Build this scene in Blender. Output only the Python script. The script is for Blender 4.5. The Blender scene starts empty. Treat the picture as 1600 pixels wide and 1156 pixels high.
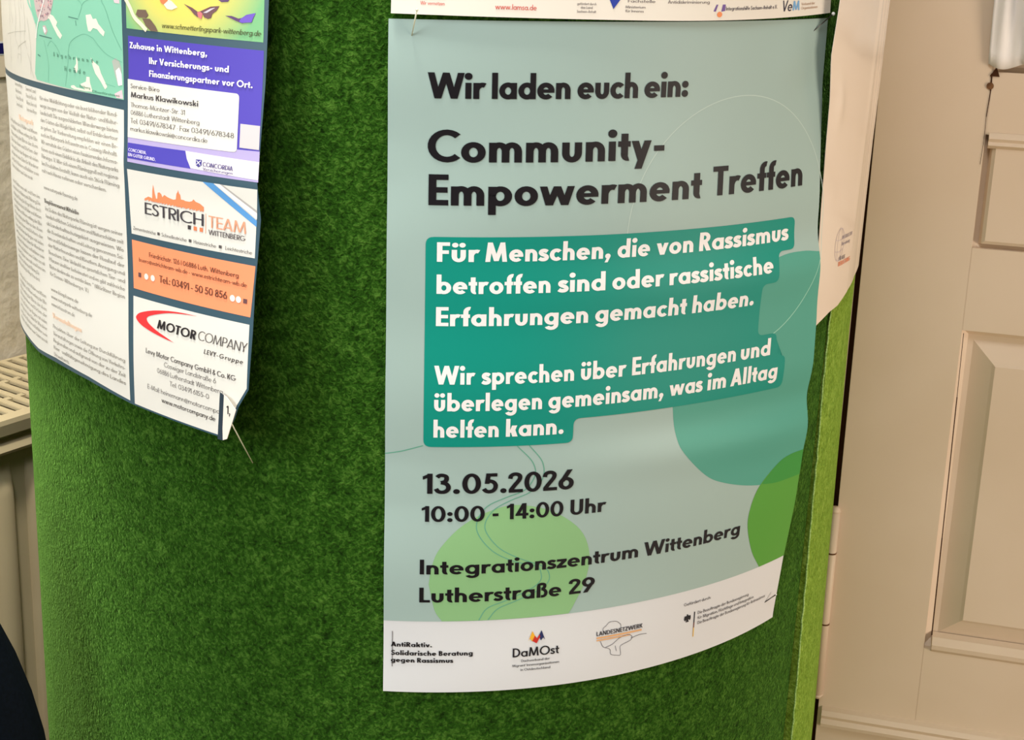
import bpy, bmesh, math, random
from mathutils import Vector, Matrix
random.seed(7)
C = bpy.context.scene.collection
SC = bpy.context.scene
ZC = 1.40                      # eye height of the camera above the floor
R = 0.32714                    # radius of the carpeted column
rad, sin, cos, PI = math.radians, math.sin, math.cos, math.pi

# ------------------------------------------------------------------ camera
cam_d = bpy.data.cameras.new('camera'); cam = bpy.data.objects.new('camera', cam_d); C.objects.link(cam)
cam_d.sensor_fit = 'HORIZONTAL'; cam_d.sensor_width = 36.0; cam_d.lens = 2246.82 / 1600 * 36.0
cam_d.clip_start = 0.02; cam_d.clip_end = 50
def camera_matrix(pos, pitch, roll, yaw):
    cp, sp, cy, sy = cos(pitch), sin(pitch), cos(yaw), sin(yaw)
    fwd = Vector((sy * cp, cy * cp, -sp)); right = Vector((cy, -sy, 0)); up = right.cross(fwd)
    r2 = right * cos(roll) + up * sin(roll); u2 = up * cos(roll) - right * sin(roll)
    m = Matrix((r2, u2, -fwd)).transposed().to_4x4(); m.translation = pos
    return m
cam.matrix_world = camera_matrix(Vector((0, -1.15049, ZC)), 0.2897, 0.041796, 0.050725)
SC.camera = cam

# ------------------------------------------------------------------ world, lights, exposure
w = bpy.data.worlds.new('room_light'); SC.world = w; w.use_nodes = True
w.node_tree.nodes['Background'].inputs[0].default_value = (1.0, 0.97, 0.93, 1)
w.node_tree.nodes['Background'].inputs[1].default_value = 0.27
def area(name, pos, target, sx, sy, power, col):
    l = bpy.data.lights.new(name, 'AREA'); l.shape = 'RECTANGLE'; l.size = sx; l.size_y = sy; l.energy = power; l.color = col
    o = bpy.data.objects.new(name, l); C.objects.link(o); o.location = pos
    o.rotation_euler = (Vector(target) - Vector(pos)).to_track_quat('-Z', 'Y').to_euler()
    return o
area('window_daylight', (-1.95, -1.50, 2.05), (0, 0, 1.1), 0.8, 1.1, 38, (0.94, 0.99, 1.0))
area('room_lamp', (1.75, -1.30, 1.00), (0.5, 0.1, 1.0), 0.8, 0.8, 22.5, (1.0, 0.83, 0.66))
area('ceiling_lamp_light', (-0.22, -1.35, 2.80), (-0.1, 0.1, 1.0), 0.5, 0.9, 20, (0.95, 0.97, 1.0))
area('left_wall_fill_light', (-0.27, -0.48, 2.85), (-0.3, 0.0, 1.0), 0.25, 0.25, 47, (1.0, 0.94, 0.84))  # added unseen fill overhead, brightens the left wall and radiator top
vs = SC.view_settings
vs.view_transform = 'Standard'; vs.look = 'None'; vs.gamma = 1.0; vs.use_curve_mapping = False; vs.exposure = 0.0

# ------------------------------------------------------------------ materials
def lin(c):
    return tuple(((x / 255) / 12.92 if x <= 10 else (((x / 255) + 0.055) / 1.055) ** 2.4) for x in c)
def mat(name, rgb, rough=0.6, spec=0.3, coat=0.0, metal=0.0):
    m = bpy.data.materials.new(name); m.use_nodes = True
    b = m.node_tree.nodes['Principled BSDF']
    b.inputs['Base Color'].default_value = (*lin(rgb), 1); b.inputs['Roughness'].default_value = rough
    b.inputs['Specular IOR Level'].default_value = spec; b.inputs['Metallic'].default_value = metal
    b.inputs['Coat Weight'].default_value = coat; b.inputs['Coat Roughness'].default_value = 0.12
    return m
def noisy(m, c1, c2, scale, detail=4, lo=0.35, hi=0.65, bump=0.0, bdist=0.001, rough=0.6, stretch=None):
    """object-space noise between two colours, with a matching bump"""
    nt = m.node_tree; n, l = nt.nodes, nt.links; b = n['Principled BSDF']
    tc = n.new('ShaderNodeTexCoord'); src = tc.outputs['Object']
    if stretch:
        mp = n.new('ShaderNodeMapping'); mp.inputs['Scale'].default_value = stretch; l.new(src, mp.inputs['Vector']); src = mp.outputs['Vector']
    t = n.new('ShaderNodeTexNoise'); t.inputs['Scale'].default_value = scale; t.inputs['Detail'].default_value = detail
    l.new(src, t.inputs['Vector'])
    r = n.new('ShaderNodeValToRGB'); r.color_ramp.elements[0].position = lo; r.color_ramp.elements[1].position = hi
    r.color_ramp.elements[0].color = (*lin(c1), 1); r.color_ramp.elements[1].color = (*lin(c2), 1)
    l.new(t.outputs['Fac'], r.inputs['Fac']); l.new(r.outputs['Color'], b.inputs['Base Color'])
    if bump:
        bp = n.new('ShaderNodeBump'); bp.inputs['Strength'].default_value = bump; bp.inputs['Distance'].default_value = bdist
        l.new(t.outputs['Fac'], bp.inputs['Height']); l.new(bp.outputs['Normal'], b.inputs['Normal'])
    b.inputs['Roughness'].default_value = rough
    return m
INK = {}
def ink(rgb):
    if rgb not in INK: INK[rgb] = mat('ink_%02x%02x%02x' % rgb, rgb, 0.5, 0.25)
    return INK[rgb]
M = {}
M['paper'] = mat('white_paper', (216, 219, 221), 0.55, 0.25)
M['warm_paper'] = mat('uncoated_paper', (232, 226, 214), 0.6, 0.2)
M['teal_print'] = mat('pale_teal_print', (160, 184, 178), 0.5, 0.3)
M['slate_print'] = mat('slate_print', (54, 82, 96), 0.45, 0.3)
M['sleeve'] = mat('sheet_in_clear_sleeve', (226, 211, 194), 0.35, 0.5, coat=0.8)
M['steel'] = mat('pin_steel', (96, 94, 90), 0.4, 0.5, metal=1.0)
M['pin_white'] = mat('pin_white_glass', (240, 240, 238), 0.25, 0.5)
M['pin_pale'] = mat('pin_pale_enamel', (214, 216, 190), 0.35, 0.5)
M['navy'] = noisy(mat('navy_fabric', (3, 9, 18), spec=.1), (2, 8, 15), (4, 12, 22), 400, 2, bump=0.2, bdist=0.0005, rough=0.85)
M['chair_metal'] = mat('dark_chair_metal', (30, 30, 34), 0.4, 0.5)
M['door_paint'] = noisy(mat('beige_gloss_paint', (219, 199, 176)), (216, 196, 172), (222, 203, 181), 6, 3, bump=0.06, bdist=0.004, rough=0.42)
M['dark_gap'] = mat('dark_brown_bare_wood', (66, 40, 24), 0.9, 0.1)
M['rust'] = noisy(mat('rust', (108, 74, 46)), (92, 62, 38), (128, 90, 58), 300, 3, rough=0.9)
M['radiator'] = noisy(mat('radiator_enamel', (188, 172, 138)), (186, 170, 136), (191, 176, 142), 8, 2, rough=0.4)
M['radiator_inside_shade'] = mat('radiator_inside_shade', (38, 30, 20), 0.9, 0.1)  # shade inside the radiator painted in, keeps the grille slots dark
M['plaster'] = noisy(mat('rough_plaster', (216, 204, 182)), (206, 194, 170), (224, 213, 192), 45, 6, 0.3, 0.7, bump=0.6, bdist=0.005, rough=0.9)
M['floor'] = noisy(mat('floor_boards', (140, 112, 82)), (120, 94, 66), (150, 122, 92), 9, 5, stretch=(1, 12, 1), rough=0.5)
M['ceiling'] = mat('ceiling_paint', (232, 226, 216), 0.9, 0.1)
M['notice'] = mat('cream_notice', (222, 208, 182), 0.6, 0.2)
M['notice_blue'] = mat('dark_blue_print', (8, 10, 84), 0.5, 0.3)
M['cloth'] = mat('white_cloth', (238, 235, 232), 0.7, 0.2)
M['cloth'].node_tree.nodes['Principled BSDF'].inputs['Sheen Weight'].default_value = 0.2
def carpet(name, c1, c2, c3):
    m = mat(name, c2, 1.0, 0.05); nt = m.node_tree; n, l = nt.nodes, nt.links; b = n['Principled BSDF']
    tc = n.new('ShaderNodeTexCoord')
    a = n.new('ShaderNodeTexNoise'); a.inputs['Scale'].default_value = 420; a.inputs['Detail'].default_value = 3; a.inputs['Distortion'].default_value = 0.6
    f = n.new('ShaderNodeTexNoise'); f.inputs['Scale'].default_value = 120; f.inputs['Detail'].default_value = 4
    mix = n.new('ShaderNodeMath'); mix.operation = 'MULTIPLY_ADD'; mix.inputs[1].default_value = 0.64
    half = n.new('ShaderNodeMath'); half.operation = 'MULTIPLY'; half.inputs[1].default_value = 0.36
    l.new(tc.outputs['Object'], a.inputs['Vector']); l.new(tc.outputs['Object'], f.inputs['Vector'])
    l.new(f.outputs['Fac'], half.inputs[0]); l.new(a.outputs['Fac'], mix.inputs[0]); l.new(half.outputs[0], mix.inputs[2])
    r = n.new('ShaderNodeValToRGB'); e = r.color_ramp.elements
    e[0].position = 0.32; e[0].color = (*lin(c1), 1); e[1].position = 0.70; e[1].color = (*lin(c3), 1)
    k = e.new(0.5); k.color = (*lin(c2), 1)
    l.new(mix.outputs[0], r.inputs['Fac']); l.new(r.outputs['Color'], b.inputs['Base Color'])
    bp = n.new('ShaderNodeBump'); bp.inputs['Strength'].default_value = 0.9; bp.inputs['Distance'].default_value = 0.003
    l.new(mix.outputs[0], bp.inputs['Height']); l.new(bp.outputs['Normal'], b.inputs['Normal'])
    b.inputs['Sheen Weight'].default_value = 1.0; b.inputs['Sheen Roughness'].default_value = 0.35
    b.inputs['Sheen Tint'].default_value = (*lin((128, 180, 84)), 1)
    return m
M['carpet'] = carpet('green_needle_felt', (14, 36, 4), (38, 76, 16), (78, 118, 42))
M['carpet_lit'] = carpet('green_needle_felt_lit', (84, 106, 24), (120, 150, 48), (162, 190, 84))  # lit copy of the green felt: side light on the strip put into its colour
M['carpet_lip'] = noisy(mat('frayed_carpet_edge', (150, 190, 100)), (120, 165, 70), (180, 212, 130), 700, 2, bump=0.5, rough=1.0)

# ------------------------------------------------------------------ object helpers
def obj(name, verts, faces, m, parent=None, smooth=False):
    me = bpy.data.meshes.new(name); me.from_pydata([tuple(v) for v in verts], [], faces)
    me.materials.append(m); me.update()
    if smooth: me.polygons.foreach_set('use_smooth', [True] * len(me.polygons))
    o = bpy.data.objects.new(name, me); C.objects.link(o)
    if parent is not None: o.parent = parent
    return o
def obj_bm(name, bm, m, parent=None, smooth=False):
    me = bpy.data.meshes.new(name); bm.to_mesh(me); bm.free(); me.materials.append(m)
    if smooth: me.polygons.foreach_set('use_smooth', [True] * len(me.polygons))
    o = bpy.data.objects.new(name, me); C.objects.link(o)
    if parent is not None: o.parent = parent
    return o
def tag(o, label, cat=None, group=None, kind=None):
    o['label'] = label
    if cat: o['category'] = cat
    if group: o['group'] = group
    if kind: o['kind'] = kind
    return o
def empty(name, loc=(0, 0, 0)):
    o = bpy.data.objects.new(name, None); C.objects.link(o); o.location = loc; o.empty_display_size = 0.1
    return o
def box_bm(bm, fr, x0, x1, y0, y1, z0, z1, bev=0.0):
    """box in a frame fr(x,y,z)->world; optional bevel"""
    b2 = bmesh.new(); bmesh.ops.create_cube(b2, size=1)
    for v in b2.verts:
        v.co = Vector((x0 + (v.co.x + .5) * (x1 - x0), y0 + (v.co.y + .5) * (y1 - y0), z0 + (v.co.z + .5) * (z1 - z0)))
    if bev: bmesh.ops.bevel(b2, geom=b2.edges[:], offset=bev, segments=2, affect='EDGES')
    for v in b2.verts: v.co = Vector(fr(*v.co))
    me = bpy.data.meshes.new('tmp'); b2.to_mesh(me); b2.free(); bm.from_mesh(me); bpy.data.meshes.remove(me)
def boxes(name, fr, lst, m, parent=None, bev=0.0):
    bm = bmesh.new()
    for b in lst: box_bm(bm, fr, *b, bev=bev)
    bmesh.ops.recalc_face_normals(bm, faces=bm.faces[:])
    return obj_bm(name, bm, m, parent)
def prism(name, fr, prof, x0, x1, m, parent=None, smooth=False):
    """profile of (y,z) points extruded along x of the frame"""
    bm = bmesh.new(); a = [bm.verts.new(fr(x0, y, z)) for y, z in prof]; b = [bm.verts.new(fr(x1, y, z)) for y, z in prof]
    n = len(prof)
    for i in range(n): bm.faces.new((a[i], a[(i + 1) % n], b[(i + 1) % n], b[i]))
    bm.faces.new(a[::-1]); bm.faces.new(b); bmesh.ops.recalc_face_normals(bm, faces=bm.faces[:])
    return obj_bm(name, bm, m, parent, smooth)
def tube(name, pts, r0, r1, m, parent=None, n=10):
    pts = [Vector(p) for p in pts]; vs_, fs = [], []
    for i, p in enumerate(pts):
        d = (pts[min(i + 1, len(pts) - 1)] - pts[max(i - 1, 0)]).normalized()
        a = d.orthogonal().normalized(); b = d.cross(a); r = r0 + (r1 - r0) * i / (len(pts) - 1)
        vs_ += [p + (a * cos(2 * PI * k / n) + b * sin(2 * PI * k / n)) * r for k in range(n)]
    for i in range(len(pts) - 1):
        fs += [(i * n + k, i * n + (k + 1) % n, (i + 1) * n + (k + 1) % n, (i + 1) * n + k) for k in range(n)]
    fs += [tuple(range(n))[::-1], tuple(range((len(pts) - 1) * n, len(pts) * n))]
    return obj(name, vs_, fs, m, parent, True)
def ball(name, p, r, m, parent=None):
    bm = bmesh.new(); bmesh.ops.create_uvsphere(bm, u_segments=14, v_segments=8, radius=r)
    bmesh.ops.translate(bm, verts=bm.verts[:], vec=Vector(p))
    return obj_bm(name, bm, m, parent, True)

# ------------------------------------------------------------------ surfaces of the pinned sheets: (u right, v down) in metres on the paper -> world
def lerp_tab(x, xs, ys):
    if x <= xs[0]: return ys[0]
    for i in range(len(xs) - 1):
        if x <= xs[i + 1]: return ys[i] + (ys[i + 1] - ys[i]) * (x - xs[i]) / (xs[i + 1] - xs[i])
    return ys[-1]
def on_column(th, z, h):
    return ((R + h) * sin(th), -(R + h) * cos(th), z + ZC)
EV = [-0.0003, .0405, .1095, .1517, .1947, .2235, .2618, .2795, .2953, .3241, .367, .4136]
EH = [0, .0006, .0062, .009, .0118, .0128, .0112, .0115, .0110, .0088, .0036, 0]
def gauss(x, c, s): return math.exp(-((x - c) / s) ** 2)
def main_surf(u, v, off=0.0):
    h = 0.0015 + lerp_tab(v, EV, EH) * max(0, (u - .15) / .147) ** 2
    g = max(0.0, min(1.0, u / .25))
    h += 0.0022 * g * g * (gauss(v, .268, .014) - 0.7 * gauss(v, .247, .012)) + 0.0018 * g * (gauss(v, .158, .016) - .6 * gauss(v, .135, .014))
    h += 0.0006 * (1 - g) * sin(v * 62 + u * 9) + 0.0004 * sin(v * 37 - u * 21 + 1)
    h += 0.0011 * gauss(u, .262, .016) * gauss(v, .026, .016) - .0006 * gauss(u, .285, .012) * gauss(v, .03, .02)   # dimple beside the upper right pin
    u2 = u - 0.005 * (v / .42) * max(0, 1 - u / .06)
    st, ct = sin(.0189), cos(.0189)
    a = u2 * ct + v * st; b = v * ct - u2 * st
    return on_column(-0.106488 + a / R, -0.044037 - b, max(h, .0008) + off)
def left_surf(u, v, off=0.0):
    H = max(.002, .0148 + (.0516 - .0148) * v / .32)
    h = .003 + H * max(0, (u - .0276) / (.235 - .0276)) ** 2
    h += 0.0009 * gauss(v, .107, .009) * max(0, u / .235) + .0005 * sin(v * 55 + u * 11)
    st, ct = sin(-.0018), cos(-.0018)
    a = u * ct + v * st; b = v * ct - u * st
    return on_column(-1.013856 + a / R, -.03 - b, h + off)
def top_surf(u, v, off=0.0):        # v is negative upward from the lower edge
    h = .0030 + .0004 * sin(u * 40 + v * 15) + .0012 * max(0, 1 + v / .03)
    z = -.0410 - v + .0012 * (u / .297) + .0044 * max(0, (u - .14) / .15) ** 2
    return on_column(-0.1017 + u / R, z, h + off)
SZ, SH, ST = [-.2455, -.2, -.155, -.12, -.0876, -.0615, -.0285, .2], [.006, .005, .0045, .0085, .0105, .0125, .0140, .0150], [51.4, 50.0, 49.45, 49.3, 49.2, 48.7, 49.45, 50.2]
def sleeve_edge(z):                 # free left edge of the sleeved sheet: lift and angle
    h = lerp_tab(z, SZ, SH); return h, lerp_tab(z, SZ, ST) - h * 350
def sleeve_surf(a, z, off=0.0):     # a = angle in degrees round the column
    he, ae = sleeve_edge(z)
    h = .0035 + (he - .0035) * max(0, (61 - a) / (61 - ae)) ** 1.5
    h -= .0035 * max(0, min(1, (a - 59.5) / 7))
    h += (.0009 + .0012 * max(0, min(1, (z + .12) / .1))) * (gauss(a, 61.5 + z * 8, .8) + gauss(a, 65.5, .6) + gauss(a, 68.3, .6) + gauss(a, 70.5, .6)) * max(0, min(1, (z + .21) / .1))
    h += .0014 * gauss(a, ae + 3, 1.2) * gauss(z, -.092, .012)
    return on_column(rad(a), z, h + off)

def crisp(o):
    e = o.modifiers.new('crisp_rim', 'EDGE_SPLIT'); e.split_angle = rad(40); return o
def sheet(name, surf, us, vs_, m, parent=None, thick=0.00025, keep=None):
    """a real sheet of paper: front and back"""
    bm = bmesh.new(); g = [[bm.verts.new(surf(u, v)) for v in vs_] for u in us]
    for i in range(len(us) - 1):
        for j in range(len(vs_) - 1):
            bm.faces.new((g[i][j], g[i][j + 1], g[i + 1][j + 1], g[i + 1][j]))
    o = obj_bm(name, bm, m, parent, True)
    s = o.modifiers.new('thickness', 'SOLIDIFY'); s.thickness = thick; s.offset = -1
    return crisp(o)
def frange(a, b, n): return [a + (b - a) * i / n for i in range(n + 1)]

OFFK = 0.55
# ---------- printed shapes
def fill(name, polys, surf, off, m, parent, step=3.5, unit=0.001):
    """polygons in mm on the sheet -> thin printed mesh that follows the sheet"""
    bm = bmesh.new()
    for p in polys:
        q = [p[0]]
        for pt in p[1:]:
            if abs(pt[0] - q[-1][0]) + abs(pt[1] - q[-1][1]) > 1e-4: q.append(pt)
        bm.faces.new([bm.verts.new((x, y, 0)) for x, y in q])
    bmesh.ops.triangulate(bm, faces=bm.faces[:])
    xs = [v.co.x for v in bm.verts]; ys = [v.co.y for v in bm.verts]
    for ax, lo, hi in ((0, min(xs), max(xs)), (1, min(ys), max(ys))):
        k = math.ceil(lo / step)
        while k * step < hi:
            no = Vector((1, 0, 0)) if ax == 0 else Vector((0, 1, 0))
            bmesh.ops.bisect_plane(bm, geom=bm.verts[:] + bm.edges[:] + bm.faces[:], plane_co=no * (k * step), plane_no=no, dist=1e-4)
            k += 1
    for f in bm.faces:
        f.normal_update()
        if f.normal.z > 0: f.normal_flip()
    for v in bm.verts: v.co = Vector(surf(v.co.x * unit, v.co.y * unit, off * OFFK))
    return obj_bm(name, bm, m, parent, True)
def strips(name, polys, surf, off, m, parent, unit=0.001, cell=3.2):
    """flat polygons in mm printed on a sheet; long four-sided pieces are cut into cells so that they follow the paper"""
    V, F = [], []
    for p in polys:
        a = sum(p[i][0] * p[(i + 1) % len(p)][1] - p[(i + 1) % len(p)][0] * p[i][1] for i in range(len(p)))
        if a > 0: p = p[::-1]
        n1 = n2 = 1
        if len(p) == 4:
            d = lambda i, j: math.hypot(p[i][0] - p[j][0], p[i][1] - p[j][1])
            n1 = max(1, math.ceil(max(d(0, 1), d(2, 3)) / cell)); n2 = max(1, math.ceil(max(d(1, 2), d(3, 0)) / cell))
        if n1 * n2 == 1:
            F.append(tuple(range(len(V), len(V) + len(p)))); V += [surf(x * unit, y * unit, off * OFFK) for x, y in p]; continue
        b0 = len(V)
        for j in range(n2 + 1):
            for i in range(n1 + 1):
                s, t = i / n1, j / n2
                x = (p[0][0] * (1 - s) + p[1][0] * s) * (1 - t) + (p[3][0] * (1 - s) + p[2][0] * s) * t
                y = (p[0][1] * (1 - s) + p[1][1] * s) * (1 - t) + (p[3][1] * (1 - s) + p[2][1] * s) * t
                V.append(surf(x * unit, y * unit, off * OFFK))
        for j in range(n2):
            for i in range(n1):
                k = b0 + j * (n1 + 1) + i; F.append((k, k + 1, k + n1 + 2, k + n1 + 1))
    return obj(name, V, F, m, parent)
def rect(x0, y0, x1, y1): return [(x0, y0), (x1, y0), (x1, y1), (x0, y1)]
def round_poly(p, r, n=5):
    out = []
    for i in range(len(p)):
        a, b, c = Vector(p[i - 1]), Vector(p[i]), Vector(p[(i + 1) % len(p)])
        d1 = (a - b); d2 = (c - b); k = min(r, d1.length / 2, d2.length / 2)
        s = b + d1.normalized() * k; e = b + d2.normalized() * k
        for j in range(n + 1):
            t = j / n; out.append(tuple(s * (1 - t) ** 2 + b * 2 * t * (1 - t) + e * t * t))
    return out
def spline(pts, n=6, closed=False):
    P = [Vector(p) for p in pts]; out = []; N = len(P)
    for i in range(N if closed else N - 1):
        p1, p2 = P[i], P[(i + 1) % N]
        p0 = P[i - 1] if (closed or i > 0) else p1 * 2 - p2
        p3 = P[(i + 2) % N] if (closed or i + 2 < N) else p2 * 2 - p1
        for k in range(n):
            t = k / n
            out.append(0.5 * ((2 * p1) + (p2 - p0) * t + (2 * p0 - 5 * p1 + 4 * p2 - p3) * t * t + (3 * p1 - p0 - 3 * p2 + p3) * t ** 3))
    if not closed: out.append(P[-1])
    return [tuple(v) for v in out]
def stroke(pts, wd, n=5, closed=False, smooth=True):
    P = [Vector(p) for p in (spline(pts, n, closed) if smooth else pts)]
    L, Rr = [], []
    N = len(P)
    for i in range(N):
        if closed: d = P[(i + 1) % N] - P[i - 1]
        else: d = P[min(i + 1, N - 1)] - P[max(i - 1, 0)]
        d.normalize(); nn = Vector((-d.y, d.x)) * wd / 2
        L.append(tuple(P[i] + nn)); Rr.append(tuple(P[i] - nn))
    return [[L[i], L[(i + 1) % N], Rr[(i + 1) % N], Rr[i]] for i in range(N if closed else N - 1)]
def ellipse(cx, cy, rx, ry, n=48): return [(cx + rx * cos(2 * PI * k / n), cy + ry * sin(2 * PI * k / n)) for k in range(n)]

# ------------------------------------------------------------------ a geometric sans-serif alphabet (cap height 1, baseline 0, y up)
XH = 0.62
class Pen:
    def __init__(s, t, q=1.0): s.t, s.h, s.q, s.p = t, t * .86, q, []
    def r(s, x0, y0, x1, y1): s.p.append(rect(x0, y0, x1, y1))
    def a(s, cx, cy, rx, ry, a0, a1):
        n = max(3, int(abs(a1 - a0) / 360 * 26 * s.q)); A = [rad(a0 + (a1 - a0) * i / n) for i in range(n + 1)]
        o = [(cx + rx * cos(x), cy + ry * sin(x)) for x in A]; i_ = [(cx + (rx - s.t) * cos(x), cy + (ry - s.h) * sin(x)) for x in A]
        for k in range(n): s.p.append([o[k], o[k + 1], i_[k + 1], i_[k]])
    def d(s, x0, y0, x1, y1, wd): s.p.append([(x0, y0), (x0 + wd, y0), (x1 + wd, y1), (x1, y1)])
    def s(s, pts, wd=None): s.p += stroke(pts, wd or s.h * 1.05, max(2, int(4 * s.q)))
    def c(s, cx, cy, r_): s.p.append(ellipse(cx, cy, r_, r_, max(8, int(18 * s.q))))
def glyph(ch, t, q=1.0):
    g = Pen(t, q); h = g.h; X = XH
    if ch in 'äöüÄÖÜ':
        P, w_ = glyph({'ä': 'a', 'ö': 'o', 'ü': 'u', 'Ä': 'A', 'Ö': 'O', 'Ü': 'U'}[ch], t, q); y = .86 if ch.islower() else 1.16
        g.p = P; g.c(w_ / 2 - .14, y, t * .55 + .01); g.c(w_ / 2 + .14, y, t * .55 + .01); return g.p, w_
    def bowl(cx=.32): g.a(cx, .31, .32, .325, 0, 360)
    wd = .5
    if ch == 'a': bowl(); g.r(.64 - t, 0, .64, X); wd = .64
    elif ch == 'b': bowl(); g.r(0, 0, t, 1); wd = .64
    elif ch == 'c': g.a(.31, .31, .31, .325, 42, 318); wd = .54
    elif ch == 'd': bowl(); g.r(.64 - t, 0, .64, 1); wd = .64
    elif ch == 'e': g.a(.32, .31, .32, .325, 0, 318); g.r(t * .6, .31 - h * .36, .635, .31 + h * .36); wd = .64
    elif ch == 'f': g.r(.1, 0, .1 + t, .76); g.a(.36, .755, .26, .265, 78, 180); g.r(0, X - h, .38, X); wd = .38
    elif ch == 'g': bowl(); g.r(.64 - t, -.02, .64, X); g.a(.32, -.02, .32, .27, 205, 360); wd = .64
    elif ch == 'h': g.r(0, 0, t, 1); g.a(.275, .335, .275, .30, 0, 165); g.r(.55 - t, 0, .55, .34); wd = .55
    elif ch == 'i': g.r(0, 0, t, X); g.c(t / 2, .87, t * .6 + .01); wd = t
    elif ch == 'j': g.r(.1, -.08, .1 + t, X); g.c(.1 + t / 2, .87, t * .6 + .01); g.a(-.08 + t, -.08, .18, .2, 270, 360); wd = .1 + t
    elif ch == 'k': g.r(0, 0, t, 1); g.d(t * .75, .22, .30, X, t * 1.25); g.d(.33, 0, t * .95, .40, t * 1.25); wd = .33 + t * 1.25
    elif ch == 'l': g.r(0, 0, t, 1); wd = t
    elif ch == 'm':
        g.r(0, 0, t, X); b = .475 - t / 2 + t / 2
        g.a(.27, .335, .27, .30, 0, 165); g.r(.54 - t, 0, .54, .34); g.a(.81 - t, .335, .27, .30, 0, 165); g.r(1.08 - 2 * t, 0, 1.08 - t, .34); wd = 1.08 - t
    elif ch == 'n': g.r(0, 0, t, X); g.a(.275, .335, .275, .30, 0, 165); g.r(.55 - t, 0, .55, .34); wd = .55
    elif ch == 'o': bowl(); wd = .64
    elif ch == 'p': bowl(); g.r(0, -.3, t, X); wd = .64
    elif ch == 'q': bowl(); g.r(.64 - t, -.3, .64, X); wd = .64
    elif ch == 'r': g.r(0, 0, t, X); g.a(.32, .29, .32, .345, 66, 165); wd = .42
    elif ch == 's':
        a, b = h / 2 - .012, XH + .012 - h / 2; k = lambda f: a + (b - a) * f
        g.s([(.385, k(.86)), (.31, k(.97)), (.2, k(1)), (.11, k(.92)), (.085, k(.76)), (.14, k(.61)), (.24, k(.51)), (.335, k(.39)), (.37, k(.22)), (.32, k(.06)), (.22, k(0)), (.11, k(.03)), (.025, k(.15))]); wd = .45
    elif ch == 't': g.r(.09, .18, .09 + t, .86); g.a(.29, .2, .2, .21, 180, 285); g.r(0, X - h, .37, X); wd = .37
    elif ch == 'u': g.r(0, .28, t, X); g.a(.275, .285, .275, .30, 180, 360); g.r(.55 - t, .28, .55, X); wd = .55
    elif ch == 'v': g.d(.3 - t * .52, 0, 0, X, t * 1.05); g.d(.3 - t * .52, 0, .6 - t * 1.05, X, t * 1.05); wd = .6
    elif ch == 'w':
        for x0, x1 in ((.27, t / 2), (.27, .485), (.70, .485), (.70, .97 - t / 2)): g.d(x0 - t / 2, 0, x1 - t / 2, X, t)
        wd = .97
    elif ch == 'x': g.d(0, 0, .56 - 1.2 * t, X, 1.2 * t); g.d(.56 - 1.2 * t, 0, 0, X, 1.2 * t); wd = .56
    elif ch == 'y':
        m_ = (.6 - t * 1.05 - (.3 - t * .52)) / X; g.d(.3 - t * .52, 0, 0, X, t * 1.05); g.d(.3 - t * .52 - .28 * m_, -.28, .6 - t * 1.05, X, t * 1.05); wd = .6
    elif ch == 'z': g.r(0, X - h, .5, X); g.r(0, 0, .5, h); g.d(.01, h, .49 - t * 1.3, X - h, 1.3 * t); wd = .5
    elif ch == 'ß':
        g.r(0, 0, t, .74); k = h / 2
        g.s([(t / 2, .72), (.11, .87), (.24, 1 - k), (.37, .89), (.40, .75), (.34, .62), (.25, .57)]); g.s([(.24, .575), (.37, .52), (.46, .38), (.46, .22), (.37, .09), (.22, k)]); wd = .55
    elif ch == '0': g.a(.34, .5, .34, .512, 0, 360); wd = .68
    elif ch == '1': g.r(.14, 0, .14 + t, 1); g.p.append([(-.02, .86), (-.02, .70), (.14 + t * .4, .82), (.14 + t * .4, 1)]); wd = .14 + t
    elif ch == '2': g.s([(.07, .70), (.10, .84), (.21, 1.0 - h * .5), (.34, 1.0 - h * .52), (.44, .83), (.44, .69), (.37, .55), (.25, .37), (.10, h * .8)]); g.r(.02, 0, .57, h); wd = .57
    elif ch == '3':
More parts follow.
